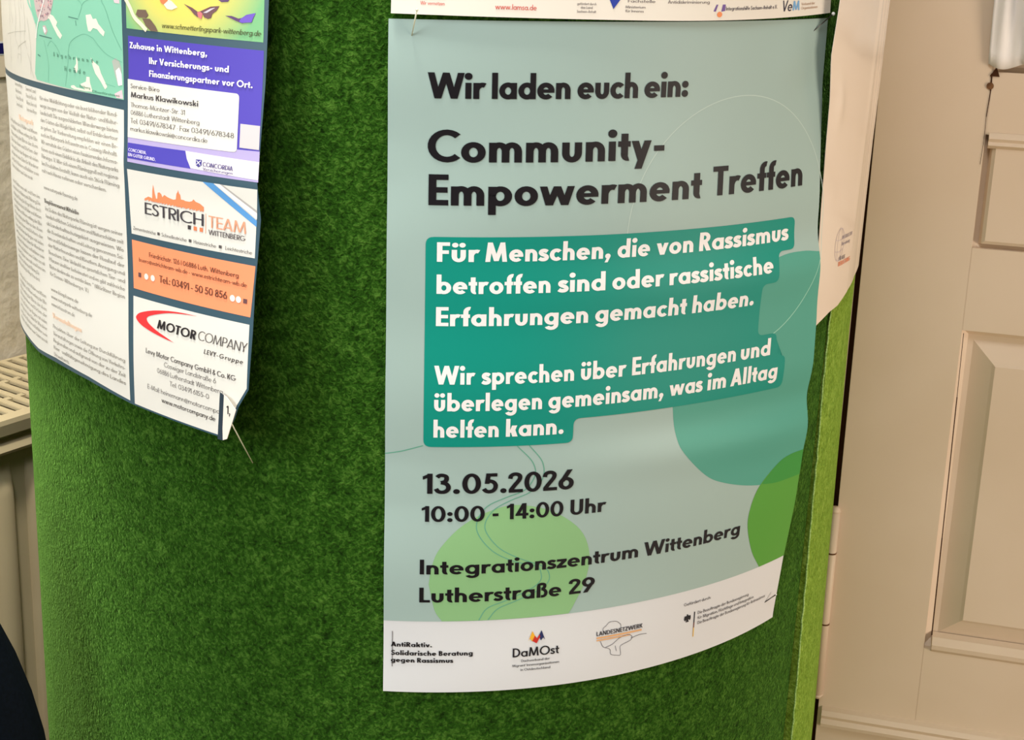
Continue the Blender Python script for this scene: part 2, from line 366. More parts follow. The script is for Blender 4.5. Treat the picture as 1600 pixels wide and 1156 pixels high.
        g.s([(.06, .82), (.15, .91), (.27, 1 - h / 2), (.38, .86), (.40, .73), (.34, .61), (.2, .555)]); g.s([(.2, .56), (.37, .51), (.46, .39), (.46, .24), (.36, .11), (.22, h / 2), (.1, .12), (.02, .25)]); wd = .56
    elif ch == '4': g.d(0, .22, .36, 1, t); g.r(.04, .2, .68, .2 + h); g.r(.38, 0, .38 + t, 1); wd = .68
    elif ch == '5': g.r(.12, 1 - h, .52, 1); g.d(.05, .48, .10, 1, t * .9); g.s([(.09, .56), (.22, .61), (.36, .57), (.45, .44), (.45, .27), (.36, .13), (.22, h / 2), (.1, .12), (.02, .23)]); wd = .56
    elif ch == '6': g.a(.31, .31, .31, .32, 0, 360); g.d(.03, .40, .34, 1, t * 1.12); wd = .62
    elif ch == '7': g.r(0, 1 - h, .56, 1); g.d(.08, 0, .56 - t * 1.1, 1 - h, t * 1.1); wd = .56
    elif ch == '8': g.a(.28, .745, .24, .265, 0, 360); g.a(.28, .28, .28, .29, 0, 360); wd = .56
    elif ch == '9': g.a(.31, .69, .31, .32, 0, 360); g.d(.28 - t * 1.12, 0, .59 - t * 1.12, .60, t * 1.12); wd = .62
    elif ch == 'A': g.d(0, 0, .38 - t * .55, 1, t * 1.1); g.d(.76 - 1.1 * t, 0, .38 - t * .55, 1, t * 1.1); g.r(.18, .2, .58, .2 + h); wd = .76
    elif ch == 'B': g.r(0, 0, t, 1); g.r(t, 1 - h, .28, 1); g.r(t, .54 - h / 2, .28, .54 + h / 2); g.r(t, 0, .3, h); g.a(.26, .745, .26, .255, -90, 90); g.a(.29, .28, .28, .28, -90, 90); wd = .57
    elif ch == 'C': g.a(.5, .5, .5, .515, 46, 314); wd = .82
    elif ch == 'D': g.r(0, 0, t, 1); g.r(t, 1 - h, .28, 1); g.r(t, 0, .28, h); g.a(.26, .5, .46, .5, -90, 90); wd = .72
    elif ch == 'E': g.r(0, 0, t, 1); g.r(0, 1 - h, .52, 1); g.r(0, .5 - h / 2, .5, .5 + h / 2); g.r(0, 0, .52, h); wd = .52
    elif ch == 'F': g.r(0, 0, t, 1); g.r(0, 1 - h, .5, 1); g.r(0, .5 - h / 2, .46, .5 + h / 2); wd = .5
    elif ch == 'G': g.a(.5, .5, .5, .515, 46, 360); g.r(.52, .5 - h, 1.0, .5); wd = 1.0
    elif ch == 'H': g.r(0, 0, t, 1); g.r(.66 - t, 0, .66, 1); g.r(0, .5 - h / 2, .66, .5 + h / 2); wd = .66
    elif ch in 'I|': g.r(0, 0, t, 1); wd = t
    elif ch == 'J': g.r(.36 - t, .28, .36, 1); g.a(.12, .26, .24, .27, 200, 360); wd = .36
    elif ch == 'K': g.r(0, 0, t, 1); g.d(t * .7, .40, .40, 1, t * 1.25); g.d(.44, 0, t * 1.1, .56, t * 1.25); wd = .44 + 1.25 * t
    elif ch == 'L': g.r(0, 0, t, 1); g.r(0, 0, .48, h); wd = .48
    elif ch == 'M': g.d(0, 0, .1, 1, t); g.d(.96 - t, 0, .86 - t, 1, t); g.d(.48 - t / 2, .04, .1, 1, t); g.d(.48 - t / 2, .04, .86 - t, 1, t); wd = .96
    elif ch == 'N': g.r(0, 0, t, 1); g.r(.7 - t, 0, .7, 1); g.d(.7 - t * 1.15, 0, 0, 1, t * 1.15); wd = .7
    elif ch == 'O': g.a(.5, .5, .5, .515, 0, 360); wd = 1.0
    elif ch == 'P': g.r(0, 0, t, 1); g.r(t, 1 - h, .28, 1); g.r(t, .42, .28, .42 + h); g.a(.26, .71, .30, .29, -90, 90); wd = .56
    elif ch == 'R': g.r(0, 0, t, 1); g.r(t, 1 - h, .28, 1); g.r(t, .42, .28, .42 + h); g.a(.26, .71, .30, .29, -90, 90); g.d(.38, 0, .18, .46, t * 1.15); wd = .38 + t * 1.15
    elif ch == 'S':
        a, b = h / 2 - .012, 1.012 - h / 2; k = lambda f: a + (b - a) * f
        g.s([(.47, k(.86)), (.38, k(.97)), (.26, k(1)), (.14, k(.93)), (.10, k(.77)), (.16, k(.63)), (.28, k(.53)), (.40, k(.41)), (.45, k(.24)), (.38, k(.06)), (.26, k(0)), (.13, k(.04)), (.03, k(.17))]); wd = .54
    elif ch == 'T': g.r(0, 1 - h, .58, 1); g.r(.29 - t / 2, 0, .29 + t / 2, 1); wd = .58
    elif ch == 'U': g.r(0, .3, t, 1); g.a(.32, .31, .32, .325, 180, 360); g.r(.64 - t, .3, .64, 1); wd = .64
    elif ch == 'V': g.d(.37 - t * .52, 0, 0, 1, t * 1.05); g.d(.37 - t * .52, 0, .74 - t * 1.05, 1, t * 1.05); wd = .74
    elif ch == 'W':
        for x0, x1 in ((.34, t / 2), (.34, .62), (.90, .62), (.90, 1.24 - t / 2)): g.d(x0 - t * .55, 0, x1 - t * .55, 1, t * 1.1)
        wd = 1.24
    elif ch == 'X': g.d(0, 0, .66 - 1.2 * t, 1, 1.2 * t); g.d(.66 - 1.2 * t, 0, 0, 1, 1.2 * t); wd = .66
    elif ch == 'Y': g.r(.33 - t / 2, 0, .33 + t / 2, .45); g.d(.33 - t * .55, .42, 0, 1, t * 1.1); g.d(.33 - t * .55, .42, .66 - t * 1.1, 1, t * 1.1); wd = .66
    elif ch == 'Z': g.r(0, 1 - h, .58, 1); g.r(0, 0, .58, h); g.d(.01, h, .57 - t * 1.25, 1 - h, 1.25 * t); wd = .58
    elif ch == '.': g.c(t * .62, t * .6, t * .64); wd = t * 1.24
    elif ch == ',': g.c(t * .62, t * .6, t * .64); g.d(-.02, -.2, t * .5, .08, t * .7); wd = t * 1.24
    elif ch == ':': g.c(t * .62, t * .6, t * .66); g.c(t * .62, XH - t * .62, t * .66); wd = t * 1.24
    elif ch in '-–': g.r(.02, .27, .34, .27 + h); wd = .36
    elif ch == '/': g.d(0, -.08, .36, 1.05, t * .9); wd = .36 + t * .9
    elif ch == '·': g.c(t * .62, .36, t * .6); wd = t * 1.24
    elif ch == '*': g.r(.06, .72, .32, .72 + h * .7); g.r(.19 - t * .35, .6, .19 + t * .35, .94); wd = .38
    elif ch == '(': g.a(.3, .4, .3, .6, 120, 240); wd = .18
    elif ch == ')': g.a(-.12, .4, .3, .6, -60, 60); wd = .2
    elif ch == '@': g.a(.42, .36, .42, .46, -20, 320); g.a(.42, .36, .2, .22, 0, 360); wd = .86
    elif ch == '&': g.s([(.52, .06), (.2, .62), (.18, .82), (.28, .93), (.38, .82), (.34, .66), (.1, .42), (.05, .22), (.15, .08), (.3, .06), (.44, .2), (.5, .4)]); wd = .56
    elif ch == '"': g.r(0, .7, t * .8, 1); g.r(.2, .7, .2 + t * .8, 1); wd = .2 + t * .8
    elif ch == '■': g.r(0, .05, .55, .6); wd = .55
    else: g.p = []; wd = .36
    return g.p, wd
LEFT_ROUND, RIGHT_ROUND = set('acdegoqöäCGOQ0689@'), set('beopößDOÖ035689B@')
LEFT_OPEN, RIGHT_OPEN = set('vwyxzstfVWYTAXZ1742jJS/'), set('vwyxzstfrkcVWYTALFKXZ74PR2CES/')
def bearing(ch, left):
    return .032 if ch in (LEFT_ROUND if left else RIGHT_ROUND) else .014 if ch in (LEFT_OPEN if left else RIGHT_OPEN) else .052
def text(s, u0, u1, v, cap, t=.2, shear=0.0, q=1.0, gap=.075, slope=0.0):
    """text polygons in sheet millimetres: from u0 to u1, baseline v, cap height cap (u1 None: natural width)"""
    items, x, g = [], 0.0, gap / .075
    for i, ch in enumerate(s):
        P, wd = glyph(ch, t, q)
        if i and ch != ' ' and s[i - 1] != ' ': x += (bearing(s[i - 1], False) + bearing(ch, True)) * g
        items.append((P, x)); x += wd
    sx = cap if u1 is None else (u1 - u0) / x
    out = []
    for P, x0 in items:
        for p in P: out.append([(u0 + (px + x0 + shear * py) * sx, v - py * cap + slope * ((px + x0) * sx)) for px, py in p])
    return out
# ------------------------------------------------------------------ room shell
W2 = lambda fr0, e, n: (lambda x, y, z: (fr0[0] + e[0] * x + n[0] * y, fr0[1] + e[1] * x + n[1] * y, z + ZC))
# left wall frame: x along the wall (away from the viewer), y out of the wall into the room, z from eye height
LW0, LE, LN = (-0.440 - .829 * .186, 0.231 + .559 * .186), (.559, .829), (.829, -.559)
lw = W2(LW0, LE, LN)
DZ = rad(107.0)
DE = (sin(DZ), cos(DZ)); DN = (DE[1], -DE[0])
dr0 = W2((0.39537, 0.17), DE, DN)
dr = lambda x, y, z: dr0(x + (-.34 - z) * .0125, y, z)   # the old door hangs a little out of plumb
#    # door frame: x right along the leaf, y towards the viewer, z from eye height
def plain(name, lst, fr, m, label):
    o = boxes(name, fr, lst, m); return tag(o, label, kind='structure')
ident = lambda x, y, z: (x, y, z)
plain('floor', [(-3.2, 3.2, -3.6, 2.4, -0.1, 0)], ident, M['floor'], 'brown wooden floor below the column')
plain('ceiling', [(-3.2, 3.2, -3.6, 2.4, 2.95, 3.05)], ident, M['ceiling'], 'pale painted ceiling above the column')
plain('wall_left', [(-0.62, 1.1, -0.12, 0, -ZC, 2.95 - ZC)], lw, M['plaster'], 'rough beige plaster wall behind the radiator')
plain('wall_back', [(-1.6, 1.9, -0.57, -0.45, -ZC, 2.95 - ZC)], dr, M['plaster'], 'beige wall behind the column and the door frame')

# wall notice with the dark blue stripe
wn = boxes('wall_notice', lw, [(-0.36, 0.2, 0.0005, 0.003, -0.166, 0.30)], M['notice'])
tag(wn, 'cream wall notice with a dark blue stripe at the upper left edge', 'notice')
boxes('white_stripe', lw, [(-0.36, 0.2, 0.003, 0.0034, -0.1425, -0.1278)], M['paper'], wn)
boxes('blue_stripe', lw, [(-0.36, 0.2, 0.0034, 0.0038, -0.1408, -0.1296)], M['notice_blue'], wn)

# ------------------------------------------------------------------ radiator on the left wall
rt = empty('radiator', lw(0, 0.1, -1.25)); ri = Matrix.Translation(rt.location).inverted()
tag(rt, 'beige panel radiator with a slotted top grille under the plaster wall', 'radiator')
def rpart(o): o.parent = rt; o.matrix_parent_inverse = ri; return o
X0, X1, ZT, D0, D1 = -0.62, 0.36, -0.482, 0.012, 0.186
rpart(boxes('casing', lw, [(X0, X1, D0, D0 + .012, -1.22, ZT - .012), (X0, X1, D1 - .034, D1 - .022, -1.22, ZT - .03)], M['radiator']))
rpart(boxes('convector', lw, [(X0 + .01, X1 - .01, D0 + .014, D1 - .036, -1.18, ZT - .09)], M['radiator_inside_shade']))
bars = [(X0, X1, D0, D0 + .006, ZT - .012, ZT - .0003)]
for yd in (.062, .112): bars.append((X0, X1, D0 + yd, D0 + yd + .007, ZT - .006, ZT - .0006))
bm = bmesh.new()
for b in bars: box_bm(bm, lw, *b)
skew = lambda x, y, z: lw(x - .08 * y, y, z)
k = X0 + .02
while k < X1:
    box_bm(bm, skew, k, k + .0088, D0 + .001, D1 - .014, ZT - .004, ZT, bev=.0006); k += .0168
bmesh.ops.recalc_face_normals(bm, faces=bm.faces[:])
rpart(obj_bm('top_grille', bm, M['radiator']))
rpart(prism('front_rim', lw, [(D1 - .016, ZT + .0008), (D1, ZT + .0008), (D1 + .001, ZT - .004), (D1 - .001, ZT - .016), (D1 - .012, ZT - .019), (D1 - .012, ZT - .024), (D1 - .004, ZT - .027), (D1 - .001, ZT - .033), (D1 - .006, ZT - .038), (D1 - .022, ZT - .044), (D1 - .022, ZT - .03), (D1 - .016, ZT - .012)], X0, X1, M['radiator']))
k = X0 + .03
while k < X1 - .03:
    bm = bmesh.new(); prof = []
    rows = [(-1.20, 0), (-1.18, 1)] + [(ZT - .085, 1), (ZT - .068, .7), (ZT - .055, 0)]
    g = [[bm.verts.new(lw(k + .016 * cos(PI - PI * i / 10), D1 - .022 + .013 * f * sin(PI * i / 10), z)) for i in range(11)] for z, f in rows]
    for i in range(len(rows) - 1):
        for j in range(10): bm.faces.new((g[i][j], g[i][j + 1], g[i + 1][j + 1], g[i + 1][j]))
    bmesh.ops.recalc_face_normals(bm, faces=bm.faces[:])
    rpart(obj_bm('pressed_rib', bm, M['radiator'], None, True)); k += .05

# ------------------------------------------------------------------ dark chair in front of the radiator
v_ax = Vector((cos(rad(-17.6 + 3)), -sin(rad(-17.6 + 3)), 0)).normalized()
s_ax = Vector((cos(rad(17.6)), sin(rad(17.6)), 0)); f_ax = Vector((sin(rad(17.6)), -cos(rad(17.6)), 0))
base = Vector((-0.2958, -0.2477, 0)) - s_ax * 0.181
ch = lambda x, y, z: tuple(base + s_ax * x + f_ax * y + Vector((0, 0, z)))
ct = empty('upholstered_chair', ch(0, .2, 0)); ci = Matrix.Translation(ct.location).inverted()
tag(ct, 'dark navy upholstered chair at the lower left corner in front of the radiator', 'chair')
def cpart(o): o.parent = ct; o.matrix_parent_inverse = ci; return o
def cushion(name, pts_fn, n=56):
    bm = bmesh.new(); rings = []
    for f, y in ((0, -.026), (.9, -.026), (.97, -.018), (1.0, 0), (.97, .018), (.9, .026), (0, .026)):
        if f == 0: rings.append([bm.verts.new(pts_fn(0, 0, y))]); continue
        rings.append([bm.verts.new(pts_fn(f * cos(2 * PI * k / n), f * sin(2 * PI * k / n), y)) for k in range(n)])
    for i in range(len(rings) - 1):
        a, b = rings[i], rings[i + 1]
        for k in range(n):
            q = [a[k % len(a)], a[(k + 1) % n % len(a)], b[(k + 1) % n % len(b)], b[k % len(b)]]
            q2 = [];
            for v in q:
                if v not in q2: q2.append(v)
            bm.faces.new(q2)
    bmesh.ops.recalc_face_normals(bm, faces=bm.faces[:])
    return obj_bm(name, bm, M['navy'], None, True)
cpart(cushion('backrest', lambda a, b, y: ch(.21 * a, y, ZC - .612 + .30 * b)))
def sq(x): return math.copysign(abs(x) ** .55, x)
cpart(cushion('seat', lambda a, b, y: ch(.23 * sq(a), .235 + .22 * sq(b), .45 + y)))
for sx in (-1, 1):
    for fy in (.06, .40):
        cpart(tube('leg', [ch(.18 * sx, fy, .44), ch(.2 * sx, fy + (.03 if fy > .2 else -.03), 0)], .014, .011, M['chair_metal']))
    cpart(tube('back_post', [ch(.13 * sx, .04, .44), ch(.13 * sx, 0.0, .62), ch(.12 * sx, 0, .72)], .011, .011, M['chair_metal']))

# ------------------------------------------------------------------ panel door at the right, with its frame, hinge and hanging cloth
d1 = empty('door_1', dr(0, 0, -ZC)); di = Matrix.Translation(d1.location).inverted()
tag(d1, 'beige painted panel door to the right of the column', 'door', kind='structure')
def dpart(o): o.parent = d1; o.matrix_parent_inverse = di; return o
DW, DT, DB, TH = .86, .72, -ZC + .008, -.042
SA = .0975                                              # stile width
rails = [(DB, -1.20), (-.750, -.6655), (-.3345, -.2555), (-.151, -.095), (.60, DT)]
def framed(name, x0, x1, z0, z1): return dpart(boxes(name, dr, [(x0, x1, TH, 0, z0, z1)], M['door_paint'], bev=.0003))
framed('stile', .0, SA, DB, DT); framed('stile', DW - SA, DW, DB, DT)
for z0, z1 in rails: framed('rail', SA, DW - SA, z0, z1)
def panel(x0, x1, z0, z1, field, rise):
    """sunk panel with a raised field"""
    bm = bmesh.new()
    def ring(d, y): return [bm.verts.new(dr(x, y, z)) for x, z in ((x0 + d, z0 + d), (x1 - d, z0 + d), (x1 - d, z1 - d), (x0 + d, z1 - d))]
    rs = [ring(-.004, -.006), ring(.004, -.0135), ring(field * .3, -.0135), ring(field - .003, rise), ring(field, rise + .002)]
    for a, b in zip(rs, rs[1:]):
        for i in range(4): bm.faces.new((a[i], a[(i + 1) % 4], b[(i + 1) % 4], b[i]))
    bm.faces.new(rs[-1]); bmesh.ops.recalc_face_normals(bm, faces=bm.faces[:])
    o = obj_bm('panel', bm, M['door_paint']); 
    return dpart(o)
P2 = (SA + .003, DW - SA - .003, -.6655 + .004, -.3345 - .002)
panel(*P2, .031, -.0045)
panel(SA + .003, DW - SA - .003, -.2555, -.151, .0075, -.002)
panel(SA + .003, DW - SA - .003, -.095, .60, .031, -.0045)
panel(SA + .003, DW - SA - .003, -1.20, -.750, .031, -.0045)
# planted mouldings: sloping ledge under the big panel, ledge over the small panel, the horizontal bead low on the door
dpart(prism('ledge_moulding', dr, [(-.012, -.6515), (-.002, -.653), (.005, -.659), (.004, -.664), (0, -.668), (-.012, -.668)], .1045, DW - SA, M['door_paint']))
dpart(prism('ledge_moulding', dr, [(-.012, -.1475), (.001, -.149), (.004, -.154), (.002, -.157), (.004, -.160), (0, -.163), (-.012, -.163)], .1005, DW - SA, M['door_paint']))
dpart(prism('bead_moulding', dr, [(0, -.748), (.006, -.750), (.010, -.754), (.008, -.758), (.012, -.762), (.011, -.766), (0, -.771)], .004, DW - .004, M['door_paint']))
# cracks and chips in the paint
def crack(name, pts, wd):
    bm = bmesh.new()
    for (xa, za), (xb, zb), wa in zip(pts, pts[1:], wd):
        q = [bm.verts.new(dr(x, .0006, z)) for x, z in ((xa - wa, za), (xa + wa, za), (xb + wa, zb), (xb - wa, zb))]; bm.faces.new(q)
    return dpart(obj_bm(name, bm, M['dark_gap']))
crack('paint_crack', [(.0965, -.0965), (.0972, -.112), (.0962, -.135), (.0966, -.155), (.0957, -.178)], [.0006, .0004, .00025, .0002])
crack('paint_crack', [(.0992, -.337), (.1002, -.40), (.1012, -.47), (.1022, -.545), (.1036, -.65)], [.0003, .0005, .0005, .0006])
bm = bmesh.new(); bm.faces.new([bm.verts.new(dr(x, .0012, z)) for x, z in ((.0948, -.099), (.1035, -.099), (.1000, -.0905))]); dpart(obj_bm('paint_chip', bm, M['dark_gap']))
bm = bmesh.new(); bm.faces.new([bm.verts.new(dr(.0963 + .0032 * cos(2 * PI * i / 12), .0012, -.1075 + .0032 * sin(2 * PI * i / 12))) for i in range(12)]); dpart(obj_bm('filled_hole', bm, M['rust']))
# hinge
hg = tube('hinge', [dr(-.002, .004, -.5305), dr(-.002, .004, -.733)], .0050, .0050, M['door_paint'], None, 14); dpart(hg)
for z in (-.574, -.652):
    o = tube('hinge_joint', [dr(-.002, .004, z), dr(-.002, .004, z - .0016)], .0053, .0053, M['rust'], hg, 14)
for z0, z1 in ((-.5305, -.5255), (-.733, -.7375)):
    tube('hinge_finial', [dr(-.002, .004, z0), dr(-.002, .004, (z0 + z1) / 2), dr(-.002, .004, z1)], .0058, .0030, M['door_paint'], hg, 14)
# frame beside the leaf, with the dark rebate between
fr = boxes('door_frame', dr, [(-.062, -.0050, -.45, .0, -ZC, .80), (-.0050, 0.9, -.45, 0, DT + .006, .80)], M['door_paint'], bev=.002)
tag(fr, 'beige door frame post between the column and the panel door', 'door frame', kind='structure')
boxes('rebate', dr, [(-.0050, .0, -.060, -.010, -ZC, DT)], M['dark_gap'], fr)
# cloth hanging over the upper part of the door
bm = bmesh.new(); NU, NV = 160, 50; g = []
for i in range(NU + 1):
    col = []; s = i / NU; x = .0935 + .34 * s
    for j in range(NV + 1):
        t_ = j / NV; zb = -.0865 - .003 * sin(s * 19 + .4) - .003 * sin(s * 47); z = .50 + (zb - .50) * t_
        grow = min(1, s * 9 + .10)
        y = .009 + grow * (.0065 * sin(s * 88 + .9 * sin(t_ * 6)) + .0040 * sin(s * 171 + 3 * t_) + .004 * sin(s * 33 - 3 * t_)) + .006 * min(1, s * 5)
        y *= 1 - .6 * gauss(t_, 1.0, .06)
        col.append(bm.verts.new(dr(x - .003 * sin(t_ * 9) * (1 - s), max(y, .0025), z)))
    g.append(col)
for i in range(NU):
    for j in range(NV): bm.faces.new((g[i][j], g[i + 1][j], g[i + 1][j + 1], g[i][j + 1]))
bmesh.ops.recalc_face_normals(bm, faces=bm.faces[:])
cl = obj_bm('hanging_cloth', bm, M['cloth'], None, True); sm = cl.modifiers.new('thickness', 'SOLIDIFY'); sm.thickness = .0008
tag(cl, 'white folded cloth hanging over the top of the beige door', 'cloth')

# ------------------------------------------------------------------ the carpeted column
def shell(name, r0, r1, a0, a1, z0, z1, m, parent, n=160, wob=0.0):
    bm = bmesh.new(); A = frange(a0, a1, n); Z = frange(z0, z1, 120); g = []
    for a in A:
        col = []
        for z in Z:
            e = wob * sin(z * 41) * sin(z * 17 + 1) if a == A[0] else 0
            th = rad(a + e); rr = r1(a, z) if callable(r1) else r1; col.append(bm.verts.new((rr * sin(th), -rr * cos(th), z)))
        g.append(col)
    for i in range(n):
        for j in range(120): bm.faces.new((g[i][j], g[i + 1][j], g[i + 1][j + 1], g[i][j + 1]))
    o = obj_bm(name, bm, m, parent, True); s = o.modifiers.new('pile', 'SOLIDIFY'); s.thickness = .0075; s.offset = -1
    return crisp(o)
bm = bmesh.new(); bmesh.ops.create_cone(bm, cap_ends=True, segments=96, radius1=R - .008, radius2=R - .008, depth=2.95)
bmesh.ops.translate(bm, verts=bm.verts[:], vec=(0, 0, 1.475))
colm = obj_bm('carpeted_column', bm, M['dark_gap'], None, True)
tag(colm, 'thick round column clad in green felt carpet with posters pinned on it', 'column', kind='thing')
shell('carpet_cladding', R - .0075, R, -215, 55.0, 0.0, 2.94, M['carpet'], colm, 200)
cs = shell('carpet_strip', R - .0075, lambda a, z: R + .0018 - .0034 * min(1, max(0, (a - 55) / 14)) + .0062 * min(1, max(0, (ZC - .27 - z) / .36)), 55.25, 144, 0.0, 2.94, M['carpet_lit'], colm, 70, .14)
rs = random.Random(5)
lip = tube('frayed_edge', [((R + .0012 + .0062 * min(1, max(0, (ZC - .29 - .006 * i) / .36)) + rs.uniform(-.0004, .0005)) * sin(rad(55.12 + rs.uniform(-.06, .06))), -(R + .0012 + .0062 * min(1, max(0, (ZC - .29 - .006 * i) / .36))) * cos(rad(55.12)), .02 + .006 * i) for i in range(485)], .0007, .0007, M['carpet_lip'], cs, 6)
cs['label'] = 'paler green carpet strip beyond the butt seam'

# ------------------------------------------------------------------ main poster (A3)
mp = sheet('invitation_poster', main_surf, frange(0, .297, 99), frange(0, .4178, 140), M['paper'])
tag(mp, 'pale teal invitation poster with large black headline pinned in the middle of the column', 'poster')
F = lambda n, p, off, c, s=main_surf, par=None, step=3.5: fill(n, p, s, off, ink(c) if isinstance(c, tuple) else M[c], par or mp, step)
S_ = lambda n, p, off, c, s=main_surf, par=None: strips(n, p, s, off, ink(c), par or mp)
F('printed_background', [rect(0, 0, 297, 368.2)], .00015, 'teal_print')
S_('outline_circle', stroke(ellipse(222, 125, 80, 81, 90), .55, closed=True, smooth=False), .00025, (186, 206, 198))
teal = spline([(180.5, 236), (184, 256), (190.4, 268.6), (208.7, 286.6), (224.9, 295), (249.4, 302), (275, 305.2), (296.9, 304.7)], 5) + [(296.9, 148.3)] + spline([(296.9, 148.3), (280, 146), (258, 147.2), (225, 158), (198, 185), (184, 212)], 5)
F('teal_circle', [teal], .0003, (82, 160, 142))
S_('outline_arc', stroke([(222 + 80 * cos(rad(a)), 125 + 81 * sin(rad(a))) for a in range(20, 80, 4)], .6, smooth=False), .00036, (150, 206, 186))
gr = [(296.9, 286.3)] + spline([(296.9, 286.3), (284, 287), (272.9, 290.8), (257.2, 304), (250.6, 318.5), (250.2, 333), (257.8, 353), (268.5, 368)], 5) + [(296.9, 368)]
F('green_circle', [gr], .0004, (86, 156, 58))
ov = [(296.9, 286.3)] + spline([(296.9, 286.3), (284, 287), (272.9, 290.8), (259, 302.8)], 5) + spline([(262, 303.8), (275, 305.2), (296.9, 304.7)], 5)
F('circle_overlap', [ov], .00048, (58, 146, 62))
F('light_green_circle', [spline([(26, 342.3), (28, 329), (32.5, 318), (44.4, 304), (60, 294.5), (78, 290.7), (100.6, 296.5), (119, 310.5), (126, 328), (124, 346.6), (116, 364)], 5) + [(113.5, 368), (34, 368)] + spline([(34, 368), (29.5, 360), (26, 342.3)], 4)], .0003, (138, 186, 130))
wl = [(77, 251.9), (86.6, 262.4), (88.6, 271.5), (82.8, 280.8), (71, 285.5), (59.4, 291), (53.7, 300.4), (54.6, 309.6), (63.3, 320.9), (77.1, 328.5), (91.1, 332.7), (94.3, 338), (94, 343), (88.2, 348), (72.4, 355), (60.5, 359.7), (55.5, 367.8)]
wr = [(84.5, 251.9), (93, 263), (93.5, 274), (86, 282.5), (74, 287.5), (64, 293), (58.6, 301), (59.5, 309), (68, 319.5), (81, 327), (95, 333), (99.5, 338.5), (98.8, 345), (91, 350.5), (78, 356), (67, 360.5), (61, 367.8)]
S_('wavy_line_print', stroke([(0, 256.8), (9.5, 254.9), (21.8, 251)], .6) + stroke(wl, .55) + stroke(wr, .55), .0004, (98, 164, 140))
pan = round_poly([(22, 122.5), (272.8, 122.9), (272.8, 143.6), (257.4, 143.6), (257.4, 163.2), (243.7, 163.2), (243.7, 197.4), (260.5, 197.4), (260.5, 213.7), (269.6, 213.7), (269.6, 236.2), (112, 236.2), (112, 251.8), (22, 251.8)], 4.6)
tpan = F('text_panel', [pan], .00055, (6, 142, 126))
BK = (20, 17, 22); TZ = .0007
def T(name, lst, c, surf=main_surf, par=None, off=TZ):
    P = []
    for a in lst: P += text(*a[:5], **(a[5] if len(a) > 5 else {}))
    return strips(name, P, surf, off, ink(c), par or mp)
b2 = dict(t=.205)
T('headline_lettering', [('Wir', 22.3, 54.2, 43.1, 14.4, dict(t=.21, gap=.045)), ('laden', 57.8, 103.1, 43, 14.6, dict(t=.21, gap=.045)), ('euch', 107.2, 144.7, 43, 14.6, dict(t=.21, gap=.045)), ('ein:', 148.8, 178.3, 43, 14.6, dict(t=.21, gap=.045)),
  ('Community-', 22.4, 164.2, 79, 18.2, b2), ('Empowerment', 23.2, 191.7, 104, 17.8, b2), ('Treffen', 199.9, 277.9, 103.4, 17.8, b2)], BK)
Wt = (243, 241, 240)
pl = [[('Für', 28.4, 52.4), ('Menschen,', 55.8, 131.8), ('die', 136.2, 157.9), ('von', 162.3, 188.5), ('Rassismus', 192.9, 267)],
      [('betroffen', 28.4, 94.8), ('sind', 99.5, 129), ('oder', 133.4, 167.9), ('rassistische', 171.9, 252)],
      [('Erfahrungen', 28.3, 118.9), ('gemacht', 123.4, 185.6), ('haben.', 189.9, 237.6)],
      [('Wir', 27.8, 50.9), ('sprechen', 54.9, 111.1), ('über', 115.5, 145.3), ('Erfahrungen', 149.5, 226.8), ('und', 230.8, 255.6)],
      [('überlegen', 27.9, 91.5), ('gemeinsam,', 95.4, 172.7), ('was', 177, 202), ('im', 205.9, 220.4), ('Alltag', 224.1, 263.4)],
      [('helfen', 27.7, 65.4), ('kann.', 69.8, 105.7)]]
vb = [137.2, 156.4, 176, 211.8, 228.6, 245.6]
T('panel_lettering', [(s, a, b, v, 11.6, dict(t=.21, q=.7)) for l, v in zip(pl, vb) for s, a, b in l], Wt, par=tpan)
T('date_lettering', [('13.05.2026', 22.2, 113.5, 282.3, 13.1, dict(t=.19)), ('10:00', 21.7, 58, 300.6, 10.2, dict(t=.19)), ('-', 62.5, 66.6, 300.2, 10.2, b2), ('14:00', 71.8, 107.4, 299.9, 10.2, dict(t=.19)), ('Uhr', 112, 135.6, 299.9, 10.2, dict(t=.19))], BK)
T('address_lettering', [('Integrationszentrum', 20.8, 160.6, 335.5, 9.9, dict(t=.19, q=.7)), ('Wittenberg', 165, 242.8, 335.9, 9.9, dict(t=.19, q=.7)), ('Lutherstraße', 20.7, 108, 354.8, 10.2, dict(t=.19, q=.7)), ('29', 113.1, 130.7, 354.8, 10.4, dict(t=.19))], BK)
sm_ = dict(t=.2, q=.5); lt = dict(t=.13, q=.45)
T('counselling_logo', [('AntiRaktiv.', 4.4, 28.4, 386, 3.3, sm_), ('Solidarische Beratung', 4.6, 52.3, 391.9, 3.4, sm_), ('gegen Rassismus', 4.4, 40.9, 396.8, 3.3, sm_)], BK)
S_('logo_rule_print', [rect(5.0, 375.3, 5.35, 400)], .0006, (60, 50, 55))
T('umbrella_association_logo', [('DaMOst', 77.2, 107.7, 394.9, 6.2, dict(t=.16, q=.7)), ('Dachverband der', 82.8, 101.7, 398.6, 1.7, lt), ('Migrant*innenorganisationen', 77.1, 107.9, 401.7, 1.7, lt), ('in Ostdeutschland', 82.5, 102, 404.8, 1.7, lt)], (30, 28, 32))
mz = [('logo_yellow', [(87.2, 384.4), (89.8, 377.6), (91.6, 381.4), (89.6, 384.8), (88.4, 382.6)], (236, 176, 50)), ('logo_red', [(89.6, 384.4), (91.4, 380.8), (92.8, 383), (94.3, 380.4), (95, 381.8), (92.7, 386.4)], (196, 50, 40)), ('logo_blue', [(94.0, 381), (95.8, 377.6), (98.2, 384.4), (97, 382.6), (95.4, 384.6)], (40, 48, 92))]
